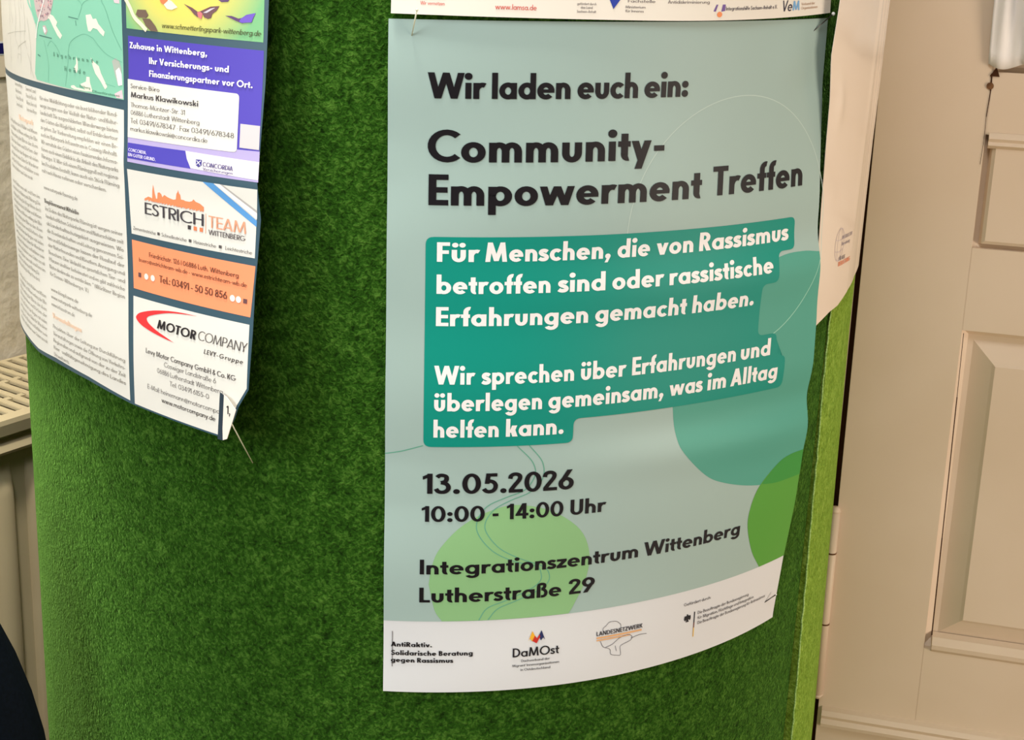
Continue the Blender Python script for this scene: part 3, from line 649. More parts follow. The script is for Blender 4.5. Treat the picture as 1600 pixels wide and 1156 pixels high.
for n, p, c in mz: S_(n, [p], .0006, c)
S_('state_outline_print', sum([stroke(p, .3, 3) for p in ([(138.2, 385), (137.8, 382.4), (140, 380.6), (142.5, 378.4), (147.2, 378.7), (149.5, 380.4), (150.5, 381.5), (150.8, 384)], [(136.2, 391), (138.3, 395.3), (142, 397), (143.5, 398.5), (144, 401.6), (148, 403), (151.2, 403.3), (150.6, 398), (152, 396.2), (158.3, 394.2), (159.2, 391.6), (156, 389.8), (150, 391), (145, 394.5), (140, 396)], [(158.5, 392.8), (165, 391.6), (170.4, 392)], [(147, 396), (148, 400)])], []), .0006, (84, 80, 86))
T('network_logo', [('LANDESNETZWERK', 133.3, 167, 386.9, 3.0, dict(t=.17, q=.4))], (60, 56, 60))
S_('network_band_print', [rect(133.4, 387.8, 166.4, 389.0), rect(133.4, 389.7, 158, 390.6)], .0006, (222, 170, 118))
T('funding_caption', [('Gefördert durch:', 199.7, 223, 379.2, 2.2, lt)], (70, 66, 70))
eg = [[(203.4 + x, 388.7 + y) for x, y in p] for p in ([(-.5, -2.4), (.5, -2.4), (.9, 2.2), (-.9, 2.2)], [(-.5, -1.8), (-2.6, -1.7), (-2.8, .6), (-2.0, 1.9), (-.6, .4)], [(.5, -1.8), (.6, .4), (2.0, 1.9), (2.8, .6), (2.6, -1.7)], [(-.9, 2.0), (.9, 2.0), (1.4, 2.8), (-1.4, 2.8)], [(-.9, -2.6), (0, -3.0), (.5, -2.3), (-.4, -2.1)])]
S_('eagle_emblem_print', eg, .0006, (28, 28, 32)); S_('flag_bar', [rect(209.0, 385.4, 209.8, 393.4)], .0006, (30, 30, 34)); S_('flag_bar_red', [rect(209.0, 393.4, 209.8, 397.2)], .0006, (120, 60, 40)); S_('flag_bar_gold', [rect(209.0, 397.2, 209.8, 404)], .0006, (226, 182, 88))
T('funding_lettering', [('Die Beauftragte der Bundesregierung', 212.2, 261, 388, 2.3, lt), ('für Migration, Flüchtlinge und Integration', 212.4, 267.1, 391.9, 2.3, lt), ('Die Beauftragte der Bundesregierung für Antirassismus', 212.7, 281, 395.6, 2.3, lt)], (70, 66, 70))

# ------------------------------------------------------------------ poster above (only its lower edge is in view)
tp = sheet('partner_poster', top_surf, frange(0, .294, 60), frange(-.42, 0, 70), M['warm_paper'])
tag(tp, 'white poster with a row of partner logos along its lower edge, pinned above the invitation', 'poster')
tT = lambda n, l, c: T(n, l, c, top_surf, tp, .0003)
RD = (214, 110, 100)
tT('web_address', [('www.lamsa.de', 56.9, 79.9, -4.2, 3.0, dict(t=.15, q=.5))], RD)
tT('red_caption', [('Wir vernetzen', 16, 29.3, -5.3, 2.0, lt), ('und beraten', 16, 29.3, -8.3, 2.0, lt)], RD)
tT('sponsor_lines', [('gefördert durch', 102.9, 114.2, -7.8, 1.4, lt), ('das Land', 105, 112, -5.8, 1.4, lt), ('Sachsen-Anhalt', 102.9, 114.2, -3.6, 1.4, lt), ('Ministerium', 131.7, 144, -6.6, 1.5, lt), ('für Inneres', 131.7, 143, -4.4, 1.5, lt), ('Fachstelle', 133, 150, -9.8, 1.7, lt), ('Antidiskriminierung', 158, 186, -9.6, 1.8, lt)], (110, 100, 100))
tT('integration_lettering', [('Integrationshilfe Sachsen-Anhalt e.V.', 198, 239.4, -5.6, 2.2, dict(t=.16, q=.4))], (92, 84, 92))
strips('blue_triangle', [[(121.5, -12), (129, -12), (124.4, -6.0)]], top_surf, .0003, ink((40, 62, 160)), tp)
strips('orange_dot', [ellipse(193.5, -3.4, 1.9, 1.6, 14)], top_surf, .0003, ink((232, 140, 88)), tp)
strips('figure_logo', [[(189, -5.2), (191, -9), (192.2, -9), (190.6, -5)], [(194.6, -5), (195.5, -9), (197.6, -9), (197.4, -5.4)]], top_surf, .0003, ink((112, 84, 150)), tp)
tT('association_initials', [('Ve', 243.5, 253, -3.6, 6.4, dict(t=.14, q=.6, shear=.12))], (44, 40, 60))
tT('association_initials_blue', [('M', 253.6, 260.4, -3.8, 5.6, dict(t=.2, q=.6))], (120, 170, 214))
tT('association_line', [('Verband der', 262, 276, -6.4, 1.6, lt), ('Organisationen', 262, 279, -4, 1.6, lt)], (186, 150, 120))

# ------------------------------------------------------------------ sheet in a clear sleeve at the right
def sl_z(a): return lerp_tab(a, [46.6, 50, 53, 56, 60, 70, 110], [-.2455, -.2400, -.2360, -.2345, -.228, -.224, -.22])
bm = bmesh.new(); g = []
for i in range(141):
    f = i / 140; col = []
    for j in range(71):
        t_ = j / 70; z = .16 - .40 * t_; a = 46 + 62 * f
        for _ in range(3):
            ae = sleeve_edge(z)[1]; a = ae + (108 - ae) * f; z = .16 + (sl_z(a) - .16) * t_
        col.append(bm.verts.new(sleeve_surf(a, z)))
    g.append(col)
for i in range(140):
    for j in range(70): bm.faces.new((g[i][j], g[i][j + 1], g[i + 1][j + 1], g[i + 1][j]))
sv = obj_bm('sleeved_sheet', bm, M['sleeve'], None, True); s_ = sv.modifiers.new('thickness', 'SOLIDIFY'); s_.thickness = .0003; s_.offset = -1; crisp(sv)
tag(sv, 'white sheet in a glossy clear sleeve wrapped round the column beside the door', 'sheet')
asurf = lambda u, v, off=0.0: sleeve_surf(53 + math.degrees(u / R), -.19 - v, off)
gl = stroke(ellipse(8, 0, 8.5, 11.5, 26), .5, closed=True, smooth=False) + stroke(ellipse(8, 0, 4, 11.5, 22), .4, closed=True, smooth=False) + stroke([(0, -4), (8, -3), (16, -4)], .4) + stroke([(0, 4), (8, 5), (16, 4)], .4)
strips('globe_emblem', gl, asurf, .0003, ink((196, 184, 188)), sv)
strips('grey_caption', text('INTERKULTUR', 12, 34, -3, 2.6, t=.15, q=.4) + text('Beratung', 12, 30, 1.4, 2.6, t=.15, q=.4), asurf, .0003, ink((150, 140, 150)), sv)
strips('orange_caption', text('BERATUNG', 9, 36, 15.5, 3.2, t=.2, q=.4), asurf, .0003, ink((226, 140, 104)), sv)
strips('dark_caption', text('FÜR ALLE', 9, 22, 11.5, 2.6, t=.2, q=.4), asurf, .0003, ink((120, 110, 116)), sv)
# ------------------------------------------------------------------ folded map sheet at the left
LS = left_surf
edge = [(-150, -120), (235.1, -120), (235.1, 6), (234.8, 52), (232.9, 105.4), (234.1, 116), (235.5, 126), (233.4, 164), (233.3, 191), (232, 224.1), (225.6, 236.0), (223.5, 243), (219.6, 252), (216.8, 257), (213.5, 257.3), (133, 258.2), (83, 256.2), (33, 256.4), (0, 257.6), (-32, 255.6), (-150, 255.6)]
ms = fill('town_map_sheet', [edge], LS, 0, M['slate_print'], None, 3.5)
sd = ms.modifiers.new('thickness', 'SOLIDIFY'); sd.thickness = .0003; sd.offset = -1; crisp(ms)
tag(ms, 'folded town map sheet with local advertisements pinned at the left of the column', 'map sheet')
def LF(n, polys, off, c, step=3.5, par=None): return fill(n, polys, LS, off, ink(c), par or ms, step)
def LP(n, polys, off, c): return strips(n, polys, LS, off, ink(c), PAR or ms)
def LT(n, lst, c, off=.001): return T(n, lst, c, LS, PAR or ms, off)
PAR = None
CW = (224, 221, 212)
# map
PAR = LF('map_ground', [rect(-150, -110, 130, 69.6)], .00015, (214, 210, 198))
mg = [(17, -110), (24, -20), (18, 12), (23.5, 25.4), (28.5, 32.2), (28, 40.8), (24, 55), (21, 64.6), (23.5, 68.2), (60, 69), (130, 70), (130, -110)]
LF('map_forest', [mg], .0003, (132, 196, 168), par=PAR)
cream = [[(51.4, 25.2), (55.5, 26.0), (60.5, 29.4), (58.5, 31.7), (65.6, 37.1), (63.0, 39.5), (59.7, 37.6), (55.4, 33.6), (50.4, 28.5), (48.0, 27.6)],
 [(94.7, 22.9), (100.0, 22.1), (102.1, 24.8), (105.4, 24.3), (107.5, 27.3), (113.5, 31.5), (112.1, 34.3), (108.6, 32.4), (106.0, 30.5), (101.9, 30.0), (99.0, 32.3), (96.6, 32.2), (95.4, 28.1)],
 [(97.6, 47.6), (100.8, 50.2), (105.9, 52.2), (108.0, 56.4), (114.0, 63.8), (111.7, 65.6), (107.3, 61.2), (101.9, 57.0), (99.3, 52.5)],
 [(81.5, 48.4), (82.9, 51.8), (82.5, 56.1), (80.8, 58.7), (77.8, 56.0), (80.7, 53.0)],
 [(84.5, 65.0), (91.3, 62.8), (92.0, 59.8), (95.5, 59.7), (95.8, 63.1), (98.4, 68.4), (91.5, 68.6)],
 [(73.1, 67.0), (76.9, 66.4), (80.1, 67.6), (84.3, 67.5), (97.4, 68.3), (90.5, 68.8), (76.8, 68.8), (73.0, 68.1)]]
LF('map_clearing_print', cream, .00045, (234, 230, 212), par=PAR)
LF('map_town_print', [[(26.1, 10), (56.6, 8), (56.6, 16.3), (55.0, 19.6), (51.7, 22.5), (50.5, 27.4), (45.2, 29.4), (41.2, 30.2), (37.2, 30.0), (34.3, 31.2), (31.9, 28.1), (29.6, 23.9), (28.6, 20.7)], [(39.5, 33.1), (43.5, 32.5), (46.4, 35.8), (42.8, 38.8), (39.8, 36.3)]], .00045, (196, 176, 174), par=PAR)
rng = random.Random(3); blocks = []; greyb = []
for k in range(70):
    x, y = rng.uniform(30, 54), rng.uniform(9, 28)
    if x + y * .6 > 66 or x < 27 + (y - 15) * .5: continue
    s = rng.uniform(.5, 1.5); a = rng.uniform(0, PI)
    (blocks if k % 3 else greyb).append([(x + s * cos(a + i * PI / 2), y + s * .6 * sin(a + i * PI / 2)) for i in range(4)])
LP('map_buildings_print', blocks, .0006, (150, 120, 132)); LP('map_dwellings_print', greyb, .0006, (226, 170, 168))
LF('map_quarry', [[(119.4, 48.1), (122.9, 46.0), (126.2, 47.5), (128.2, 51.5), (128.1, 57.2), (124.6, 61.7), (122.2, 56.7)]], .00045, (172, 178, 168), par=PAR)
LF('map_pale_patch_print', [[(122.7, 53.5), (126.1, 51.2), (128.5, 55.1), (128.8, 61.3), (125.0, 62.2)], [(39.8, 34), (42.5, 33.6), (44, 36.4), (41.6, 37.6)]], .0006, (238, 234, 232), par=PAR)
LF('map_pink_patch_print', [[(121.0, 67.3), (128.3, 64.2), (129.4, 69.4), (123.1, 69.4)], [(120.6, 8), (127.9, 8), (128.3, 14.2), (123.8, 14.0)]], .00045, (236, 196, 204), par=PAR)
ml = []
for p, wd in (([(47.9, 12), (37.8, 25.0), (31.1, 34.2), (28.1, 41.5)], 1.0),): LP('map_road', stroke(p, wd), .0007, (244, 240, 232))
LP('map_stream', stroke([(13, 5), (16.7, 18.6), (23.5, 25.4), (28.5, 32.2)], 1.6), .0005, (140, 204, 180))
for p in ([(71.9, 47.4), (74, 42), (78.1, 38.9), (84.5, 36.2), (92.6, 34.3), (101.1, 36.0)], [(90.7, 17.5), (94.7, 14.9), (104.1, 12)], [(110, 8), (111.6, 13.7), (115.3, 18.6), (120.1, 28.5), (124.1, 34.8), (129, 41)], [(44.6, 45.3), (50.1, 41.8), (57.2, 44.8), (62, 50)], [(60, 8), (70, 14), (90, 12)], [(71.9, 47.4), (70, 56), (66, 68)], [(40, 42), (44, 55), (42, 68)], [(112, 62), (122, 63)], [(86, 14), (90.7, 17.5), (86.5, 25)], [(101, 36), (113, 44), (129, 48)]):
    ml += stroke(p, .22)
LP('map_tracks_print', ml, .0006, (92, 158, 136))
LP('map_marks_print', stroke([(33.2, 39.4), (51.6, 40.0)], .7, smooth=False) + stroke([(74.9, 25.2), (86.2, 25.9)], .5, smooth=False) + stroke([(83, 27), (83.6, 30)], .4, smooth=False) + stroke([(28.7, 51.8), (32.2, 52.6)], .7, smooth=False), .0006, (70, 120, 108))
cl_ = []
for p in ([(-23.9, 20), (-22.1, 30.5), (-19.4, 35.5)], [(2.4, 8), (3.5, 25.0)], [(-10.2, 52.0), (-7.4, 49.5), (9.0, 44.8)], [(-12.6, 58.0), (-10.8, 54.9), (-5.3, 54.8)], [(10.4, 52.5), (13.1, 56.8), (14.9, 61.2), (19, 68)], [(-38.5, 43.8), (-17.0, 41.1), (10.1, 38.5)], [(-12.9, 15), (-10.1, 31.5), (-15.1, 43.2), (-9.6, 49.7)], [(7.2, 10), (9.2, 33.5), (5.8, 42.8), (9.9, 50.3)], [(-30, 5), (-28, 30), (-33, 62)], [(-4, 5), (-1, 30), (-5, 60)], [(14, 30), (17, 48), (13, 66)]):
    cl_ += stroke(p, .3)
LP('map_contours_print', cl_, .0006, (182, 180, 168))
LT('map_lettering', [(c, 52.5 + i * 5.1, 52.5 + i * 5.1 + 2.0, 50.8, 2.7, dict(t=.15, q=.5)) for i, c in enumerate('Abgebrannte')] + [(c, 66.3 + i * 5.6, 66.3 + i * 5.6 + 2.3, 58.6, 3.0, dict(t=.15, q=.5)) for i, c in enumerate('Heide')] + [('Eichberg', 84, 96, 67, 1.6, dict(t=.14, q=.4)), ('Oberförsterei', 98, 126, 68.6, 1.5, dict(t=.14, q=.4))], (84, 138, 118))
# text panel
PAR = LF('text_panel', [[(-150, 73.6), (24, 73.8), (129.9, 75.9), (133, 256.3), (83, 253.6), (33, 253.2), (0, 255), (-32, 253.4), (-150, 253.4)]], .00015, CW)
G1 = (140, 136, 130)
tx = dict(t=.13, q=.3)
def para(lst, u0, us, v0, v1):
    n = len(lst); return [(s, u0, us[i] if isinstance(us, list) else us, v0 + (v1 - v0) * i / max(1, n - 1), 2.7, tx) for i, s in enumerate(lst)]
p1 = ['für eine Waldlichtung oder ein bunt blühender Rund-', 'wege zeugen von der Vielfalt der Natur- und Kultur-', 'landschaft. Die ausgeschilderten Wanderwege bieten', 'den Gästen die Möglichkeit, selbst auf Entdeckertour', 'zu gehen. Zur Vorbereitung empfehlen wir einen Be-', 'such im Naturpark-Infozentrum in Coswig (Anhalt).', 'Wir vermitteln den Gästen einen faszinierenden Informa-', 'tionen auch einen Einblick in die Arbeit des Naturparks', 'Fläming e. V. Wer sich einem Fläminggruß mit regiona-', 'len Produkten bestellt, kann auch ein Stück Fläming', 'mit nach Hause nehmen oder verschenken.']
p2 = ['Im Süden des Naturparks Fläming ist wegen seiner', 'landschaftlichen Schönheiten und Naturschätze seit', 'als Landschaftsschutzgebiet ausgewiesen. Wo', 'die Auenlandschaften und Leitung genommen Sei-', 'ten und Erlebniswege lassen der Flusslauf der', 'der Naturfreunden und Künstlern Anregung und', 'Besuchern. Eine Vielzahl an gesetzlichen Tier- und', 'Pflanzen sind hier beheimatet und es gibt zahlreiche', 'Naturdenkmale zu entdecken!" (Wörlitzer Region', 'für Dessau-Wittenberg e. V.)']
p3 = ['Projekten über der Leitung zur Durchführung', 'Veranstaltungen sowie die Öffnung von Verkehrs-', 'Regionalen und aufgrund von der zu der Zeit', 'hier Qualitätsgenehmigung des Landes', 'Umweltamts.']
LT('body_lettering', para(p1, 27, [124.2, 124.6, 124.6, 124.6, 124.8, 124.8, 125, 125.2, 125.4, 125.6, 112], 80.6, 127.6) + [('www.naturpark-flaeming.de', 28.6, 77.6, 138.4, 2.7, tx)]
   + para(p2, 29, [127.4, 128, 128, 128, 128.4, 128.4, 128.6, 128.6, 128.6, 86], 152.6, 196.6) + para(['www.biosphaere.de', 'www.naturpark-wittenberg.de', 'www.infozentrum.de'], 29.5, [71.5, 90, 66], 207, 217.2)
   + para(p3, 31.5, [128.8, 129, 129.2, 129.2, 56], 232.4, 252.0), G1)
LT('bold_lettering', [('Biosphärenreservat Mittelelbe', 28.6, 78, 147.6, 3.0, dict(t=.2, q=.3))], (84, 80, 76))
LT('orange_heading_lettering', [('Veranstaltungen', 31, 75.6, 225.4, 3.6, dict(t=.2, q=.4)), ('Naturpark', -20, 13, 99, 3.6, dict(t=.2, q=.4))], (240, 205, 178))
col = ['bieten neben Wegen', 'Wiesen, Auen und', 'Flüsse der Elbe und', 'Seen im Land']
c1 = []
for i in range(4): c1 += [(col[i], -26, -7 - 3 * (i % 2), 76.8 + i * 4.5, 2.7, tx), (col[3 - i], 1, 20.4, 77.4 + i * 4.5, 2.7, tx)]
wl_ = 'Die Wege führen durch Wälder und Wiesen entlang der Elbe zu den Auen und Dörfern der Region mit vielen Zielen für Wanderer und Radfahrer sowie Gästen aus nah und fern im Naturpark Fläming'.split()
def line(i): return ' '.join(wl_[(i * 3 + k) % len(wl_)] for k in range(7))
rows = [104 + 4.55 * i for i in range(8)] + [146.5 + 4.55 * i for i in range(14)] + [214.5 + 4.55 * i for i in range(8)]
for i, v in enumerate(rows): c1.append((line(i), -56, 20.5 - (12 if i in (7, 20, 21) else 0), v, 2.7, tx))
LT('side_column_lettering', c1, (152, 148, 140))
# butterfly park advertisement
BT = ms
ad = LF('butterfly_advert', [[(134.2, -60), (232.6, -60), (232.6, 28.9), (133.8, 27.9)]], .00015, (238, 222, 124))
m_ = ink((238, 222, 125)); nt = m_.node_tree; b_ = nt.nodes['Principled BSDF']
ua = ad.data.uv_layers.new(name='sheet_mm')
# the printed yellow fades to green towards the rim of the advert: stored as sheet coordinates and mixed by a gradient
inv = {}
ad2 = fill('butterfly_advert_flat', [[(134.2, -60), (232.6, -60), (232.6, 28.9), (133.8, 27.9)]], lambda u, v, o=0: (u * 1000, v * 1000, 0), 0, m_, None, 3.5)
for li, lp in enumerate(ad.data.loops):
    c = ad2.data.vertices[ad2.data.loops[li].vertex_index].co
    ua.data[li].uv = ((c.x - 178) / 58, (c.y + 14) / 58)
me2 = ad2.data; bpy.data.objects.remove(ad2); bpy.data.meshes.remove(me2)
uvn = nt.nodes.new('ShaderNodeUVMap'); uvn.uv_map = 'sheet_mm'
vl = nt.nodes.new('ShaderNodeVectorMath'); vl.operation = 'LENGTH'
cr = nt.nodes.new('ShaderNodeValToRGB'); cr.color_ramp.elements[0].position = .55; cr.color_ramp.elements[0].color = (*lin((228, 210, 100)), 1)
cr.color_ramp.elements[1].position = 1.0; cr.color_ramp.elements[1].color = (*lin((122, 184, 128)), 1)
nt.links.new(uvn.outputs[0], vl.inputs[0]); nt.links.new(vl.outputs['Value'], cr.inputs[0]); nt.links.new(cr.outputs[0], b_.inputs['Base Color'])
ad.data.materials[0] = m_; PAR = ad
LP('butterfly_print', [[(179.8, 11.2), (185.8, 13.0), (189.7, 15.0), (190.0, 18.2), (187.1, 16.5), (184.6, 14.2)], [(189.5, 15.2), (191.6, 14.6), (198.5, 11.7), (204.6, 11.0), (202.3, 13.9), (199.8, 15.5), (193.6, 16.2)], [(193.2, 16), (199.8, 15.4), (199.0, 17.8), (196.8, 18.5), (194.3, 17.8)]], .0005, (112, 78, 82))
LP('printed_butterfly_body', [[(189.4, 15.4), (191.6, 14.8), (193.3, 15.9), (192.4, 18.9), (190.2, 18.0)]], .0006, (206, 116, 120))
LP('printed_wing_stripe', [[(193.5, 15.4), (198.5, 12.8), (202.0, 12.0), (196.1, 15.3)]], .0006, (206, 196, 206))
LP('printed_butterfly_violet', [[(218.4, 17), (221.9, 14.7), (227.6, 13.4), (226.0, 16.4), (225.2, 18.6), (222.1, 18.9), (219.2, 19.3), (217.4, 18.6)]], .0006, (110, 84, 190))
LP('wing_dark_print', [[(208.2, 16.0), (212.6, 15.9), (216.8, 17.0), (219, 16.6), (219.6, 19.5), (215.7, 18.5), (211.5, 17.0)], [(203.6, 7.8), (211.1, 7.2), (210.0, 8.4), (205.8, 8.8)]], .0005, (92, 62, 108))
LP('printed_moth', [[(164.5, 12.0), (168.5, 9.6), (171.0, 10.2), (175.4, 13.5), (171.0, 15.2), (167.5, 14.8)]], .0005, (236, 230, 206))
LP('printed_moth_wing', [[(160.8, 6), (167.1, 6), (168.2, 10.2), (164.8, 12.6), (162.6, 11.4)], ], .0006, (216, 124, 80))
LP('printed_branch', stroke([(131, 8), (137, 15), (141, 21), (147, 25), (151, 28)], 2.6) , .0005, (240, 226, 196))
LP('leaf_print', [[(143.9, 16.6), (150.8, 16.4), (152.9, 19.3), (150.8, 21.0), (144.6, 21.0), (142.4, 19.5)], [(147.7, 21.4), (154.0, 21.2), (158.2, 24.9), (160.3, 28.0), (154.5, 28.0), (150.6, 25.4)]], .0006, (112, 92, 78))
LT('advert_web_address', [('www.schmetterlingspark-wittenberg.de', 163.3, 231, 25.6, 3.0, dict(t=.13, q=.4, shear=.25))], (72, 72, 40))
# insurance advertisement
PAR = LF('insurance_advert', [[(134.9, 32.1), (233.2, 33.3), (233.2, 89), (133.9, 91.6)]], .00015, (80, 66, 176))
LF('insurance_lilac_band', [[(133.9, 91.2), (233.4, 88.2), (233.6, 105.2), (134.1, 106)]], .0002, (176, 163, 208), par=PAR)
LF('insurance_blue_band', [[(134.1, 94.6), (182.8, 93.6), (184.2, 98), (187.4, 103.2), (134.1, 103.8)]], .0003, (74, 66, 172), par=PAR)
LF('insurance_white_band', [[(182.8, 93.6), (233.5, 94), (233.4, 104.0), (187.4, 102.9), (184.2, 98)]], .00035, (226, 220, 224), par=PAR)
card = [(133.9, 57.2), (218.9, 57.9), (218.9, 90.2), (133.9, 91.4)]
LF('insurance_card', [[card[0]] + round_poly([(214, 57.9), (218.9, 57.9), (218.9, 90.2), (214, 90.4)], 3.0)[6:18] + [card[3]]], .0004, CW, par=PAR)
LF('blank_code_patch', [rect(220.5, 74.2, 233.0, 87.4)], .0004, (206, 198, 200), par=PAR)
LT('insurance_headline', [('Zuhause in Wittenberg,', 136.7, 196.8, 39.1, 3.6, b2), ('Ihr Versicherungs- und', 153, 211.7, 46.8, 3.7, b2), ('Finanzierungspartner vor Ort.', 153, 227.3, 54.1, 3.7, b2)], (242, 238, 244))
LT('insurance_card_lettering', [('Service-Büro', 136.7, 161.4, 62.2, 2.6, dict(t=.12, q=.4)), ('Thomas-Müntzer-Str. 31', 136.8, 181.6, 73.2, 2.7, dict(t=.1, q=.4)), ('06886 Lutherstadt Wittenberg', 136.8, 192.6, 77.7, 2.7, dict(t=.1, q=.4)), ('Tel. 03491/678347 · Fax 03491/678348', 136.7, 216.7, 82.6, 2.9, dict(t=.1, q=.4)), ('markus.klawikowski@concordia.de', 136.6, 198.8, 87.2, 2.7, dict(t=.1, q=.4))], (96, 92, 92))
LT('insurance_card_name', [('Markus Klawikowski', 136.9, 191.2, 67.5, 3.2, dict(t=.16, q=.5))], (62, 58, 62))
LT('insurance_slogan_lettering', [('CONCORDIA.', 135.2, 151.7, 99.5, 1.9, dict(t=.16, q=.4)), ('EIN GUTER GRUND.', 135.2, 159.8, 102.4, 1.9, dict(t=.16, q=.4))], (226, 220, 244))
LP('insurance_emblem', [[(191, 97.4), (195.4, 97.2), (195.3, 100.4), (193.2, 101.6), (191.2, 100.6)]], .0006, (72, 66, 140))
LP('insurance_emblem_mark', stroke([(191.6, 100.4), (193, 99), (194.8, 97.8)], .4) + stroke([(191.6, 98), (193, 99), (194.6, 100.4)], .4), .0008, (236, 232, 240))
LT('insurance_name_lettering', [('CONCORDIA', 196.2, 217.1, 100.7, 2.5, dict(t=.15, q=.5)), ('Versicherungen', 196.6, 217.2, 102.8, 1.5, dict(t=.13, q=.4))], (82, 74, 132))
# screed advertisement
PAR = LF('screed_advert', [[(133.7, 110.4), (233.2, 109.2), (232.5, 148.2), (136.2, 149.5)]], .00015, CW)
LF('screed_orange_panel', [[(136.2, 153.2), (233.1, 152.6), (231.3, 182.1), (137.4, 183.2)]], .00015, (246, 148, 104), par=PAR)
LF('screed_blue_ribbon', [[(196.4, 109.5), (204.0, 109.4), (233.2, 126.8), (233.1, 130.4)]], .0003, (88, 150, 208), par=PAR)
LF('screed_white_ribbon', [[(204.5, 109.4), (208.6, 109.3), (233.2, 122.6), (233.2, 126.0)]], .0004, (236, 234, 230), par=PAR)
LF('screed_grey_ribbon', [[(208.6, 109.3), (210.4, 109.3), (233.2, 121.2), (233.2, 122.6)]], .0004, (176, 170, 166), par=PAR)
SK = [(149.0, 126.6), (149.6, 125.9), (152.7, 124.4), (155.2, 124.7), (156.0, 125.2), (156.3, 120.3), (156.7, 118.6), (157.0, 116.6), (157.6, 118.5), (158.3, 121.7), (159.4, 124.6), (160.4, 124.6), (160.9, 120.9), (162.4, 120.5), (163.9, 121.3), (164.7, 123.1), (166.5, 121.4), (168.8, 122.3), (171.1, 122.8), (173.9, 123.2), (175.8, 122.7), (176.4, 119.1), (177.1, 118.6), (177.7, 116.9), (178.4, 118.9), (179.3, 119.5), (179.9, 122.2), (182.1, 122.2), (183.2, 122.6), (186.4, 122.6), (188.5, 121.9), (189.5, 120.7), (191.1, 121.9), (194.3, 122.6), (195.8, 123.4), (196.6, 123.9), (197.2, 124.0)]
LP('skyline_print', [[a, b, (b[0], 126.2), (a[0], 127.3)] for a, b in zip(SK, SK[1:])], .0004, (240, 138, 92))
LT('screed_name', [('ESTRICH', 149.6, 197.2, 135.2, 7.0, dict(t=.125, q=.8))], (64, 60, 66))
LT('screed_team', [('TEAM', 200.8, 226.5, 135.2, 6.8, dict(t=.11, q=.7))], (238, 156, 122))
LT('screed_town', [('WITTENBERG', 200.9, 226.2, 139.4, 2.9, dict(t=.13, q=.5))], (84, 78, 84))
LP('screed_rule', [rect(198.5, 127.6, 198.85, 139.2)], .0005, (238, 170, 140))
LP('screed_square', [rect(185.2, 136.4, 187.6, 138.8)], .0005, (66, 60, 62)); LP('screed_orange_square_print', [rect(189.7, 136.4, 192.1, 138.8), rect(194.2, 136.4, 196.6, 138.8)], .0005, (238, 128, 84))
LT('screed_services_lettering', [('Zementestriche', 138.4, 159, 146.6, 2.2, dict(t=.11, q=.4)), ('Schnellestriche', 164, 184.5, 146.5, 2.2, dict(t=.11, q=.4)), ('Heizestriche', 190, 206.5, 146.4, 2.2, dict(t=.11, q=.4)), ('Leichtestriche', 213, 230.8, 146.3, 2.2, dict(t=.11, q=.4)), ('■', 160.4, 162.3, 146.5, 3.2), ('■', 186.2, 188.1, 146.4, 3.2), ('■', 208.4, 210.4, 146.3, 3.2)], (84, 80, 80))
OB = (96, 58, 46)
LT('screed_address_lettering', [('Friedrichstr. 126 | 06886 Luth. Wittenberg', 152.7, 222.5, 161.0, 2.9, dict(t=.13, q=.4)), ('buero@estrichteam-wb.de - www.estrichteam-wb.de', 143.2, 228.2, 165.4, 2.6, dict(t=.13, q=.4)), ('Tel.: 03491 - 50 50 856', 162, 215.2, 174.7, 4.3, dict(t=.14, q=.6))], OB)
LP('screed_dark_square_print', [rect(142.2, 172.4, 144.8, 175.2), rect(226.2, 172.2, 228.8, 174.8)], .0005, (104, 70, 72))
LP('screed_white_square_print', [ellipse(149.8, 173.7, 1.9, 1.9, 14), ellipse(155.8, 173.5, 1.9, 1.9, 14), ellipse(218.9, 173.4, 1.8, 1.9, 14), ellipse(223, 173.4, 1.8, 1.9, 14)], .0005, (244, 232, 220))
# car dealer advertisement
PAR = LF('car_dealer_advert', [[(137.1, 188.0), (231.0, 186.4), (230.9, 223.6), (224.4, 235.4), (222, 243), (218.6, 251.2), (216.4, 256.2), (137.9, 257.0)]], .00015, CW)
SO = spline([(193.5, 188.9), (182.4, 189.4), (170.8, 190.6), (157.1, 193.1), (145.2, 196.7), (140.8, 199.4), (140.4, 201.7), (145.2, 204.5), (154.5, 206.6), (166.1, 208.1), (175.8, 208.9)], 3)
SI = spline([(193.5, 188.95), (182.4, 190.1), (170.8, 191.9), (160.9, 194.6), (153.2, 197.3), (151, 198.8), (150.6, 199.8), (152.6, 202.0), (159.7, 204.8), (168.5, 207.1), (175.8, 209)], 3)
LP('red_swoosh', [[SO[i], SO[i + 1], SI[i + 1], SI[i]] for i in range(len(SO) - 1)], .0004, (226, 52, 56))
LT('dealer_name_bold', [('MOTOR', 160.6, 193.3, 203.2, 5.6, dict(t=.19, q=.7, shear=.14))], (36, 32, 36))
LT('dealer_name', [('COMPANY', 195.0, 229.8, 202.6, 5.6, dict(t=.085, q=.7, shear=.14))], (64, 60, 64))
LT('dealer_group', [('LEVY-Gruppe', 200, 227.7, 209.8, 2.8, dict(t=.15, q=.5, shear=.2, gap=.22))], (50, 46, 50))
LT('dealer_address_lettering', [('Levy Motor Company GmbH & Co. KG', 150.5, 223.5, 220.8, 3.2, dict(t=.13, q=.5)), ('www.motorcompany.de', 165.1, 209.7, 248.6, 3.1, dict(t=.13, q=.5))], (58, 54, 58))
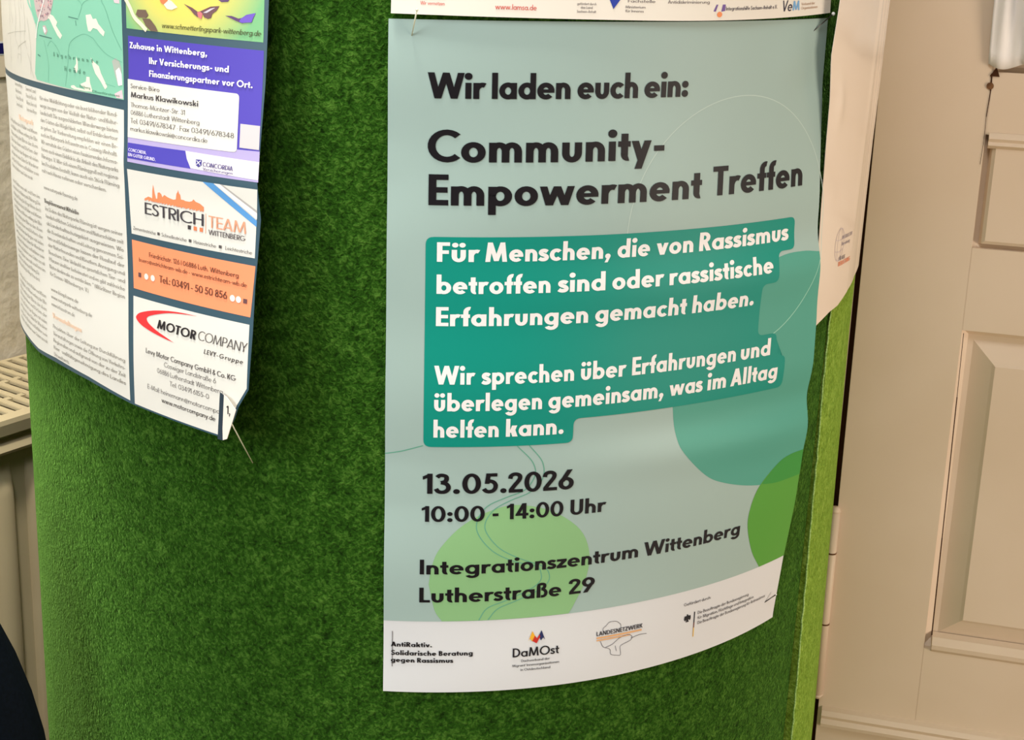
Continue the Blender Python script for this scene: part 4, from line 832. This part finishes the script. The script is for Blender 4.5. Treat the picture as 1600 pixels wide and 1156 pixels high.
LT('dealer_contact_lettering', [('Coswiger Landstraße 6', 167.5, 209.6, 225.6, 3.0, dict(t=.1, q=.45)), ('06886 Lutherstadt Wittenberg', 161.2, 214.6, 230.8, 3.0, dict(t=.1, q=.45)), ('Tel. 03491 6155-0', 172.6, 204.7, 236.3, 3.0, dict(t=.1, q=.45)), ('E-Mail: heinemann@motorcompa', 151.9, 212.8, 243.2, 3.0, dict(t=.1, q=.45))], (92, 88, 90))
# the lower right corner, torn and folded over
fl = lambda u, v, off=0.0: left_surf(u, v, off + .0025 + .002 * max(0, (u - .2135) / .012))
ff = fill('folded_corner', [[(217.0, 229.8), (219.5, 230.6), (224.2, 234.4), (226.4, 236.0), (224.0, 243.8), (220.2, 255.4), (217.0, 257.2), (216.2, 250)]], fl, 0, M['warm_paper'], ms, 4.0)
ff['label'] = 'cream back of the folded over corner'
s5 = ff.modifiers.new('thickness', 'SOLIDIFY'); s5.thickness = .0003; s5.offset = -1; crisp(ff)
fd = fill('folded_edge', [[(214.0, 229.0), (217.2, 229.8), (216.6, 250), (217.0, 257.4), (212.9, 257.8)]], fl, .0001, ink((44, 58, 70)), ms, 4.0)
fd['label'] = 'dark slate strip along the fold'
strips('corner_mark', text('1,', 219.6, 222.4, 240.2, 5.0, t=.16, q=.5), fl, .0004, ink((40, 38, 40)), ms)

# ------------------------------------------------------------------ pins
def pin(tip, head, m, label, head_r, head_m):
    t = empty('pin', tip); i_ = Matrix.Translation(t.location).inverted()
    o = tube('shaft', [tip, head], .00035, .00045, m); o.parent = t; o.matrix_parent_inverse = i_
    h = ball('head', head, head_r, head_m); h.parent = t; h.matrix_parent_inverse = i_
    tag(t, label, 'pin', 'pins holding the sheets on the column')
pin(main_surf(.0127, .0098, -.001), main_surf(.0167, -.0056, .013), M['pin_pale'], 'pale pin through the upper left corner of the teal invitation poster', .0008, M['pin_pale'])
pin(main_surf(.2794, .0092, -.001), main_surf(.2955, -.0028, .0045), M['steel'], 'steel pin with round white head at the upper right corner of the teal poster', .0012, M['pin_white'])
pin(main_surf(.2814, .4018, -.001), main_surf(.2891, .3953, .004), M['steel'], 'short steel pin in the white lower right corner of the teal poster', .0006, M['pin_white'])
pin(on_column(rad(-20.8), -.3177, -.001), left_surf(.2222, .246, .002), M['pin_pale'], 'long pale pin sticking out under the torn corner of the town map sheet', .0005, M['pin_pale'])
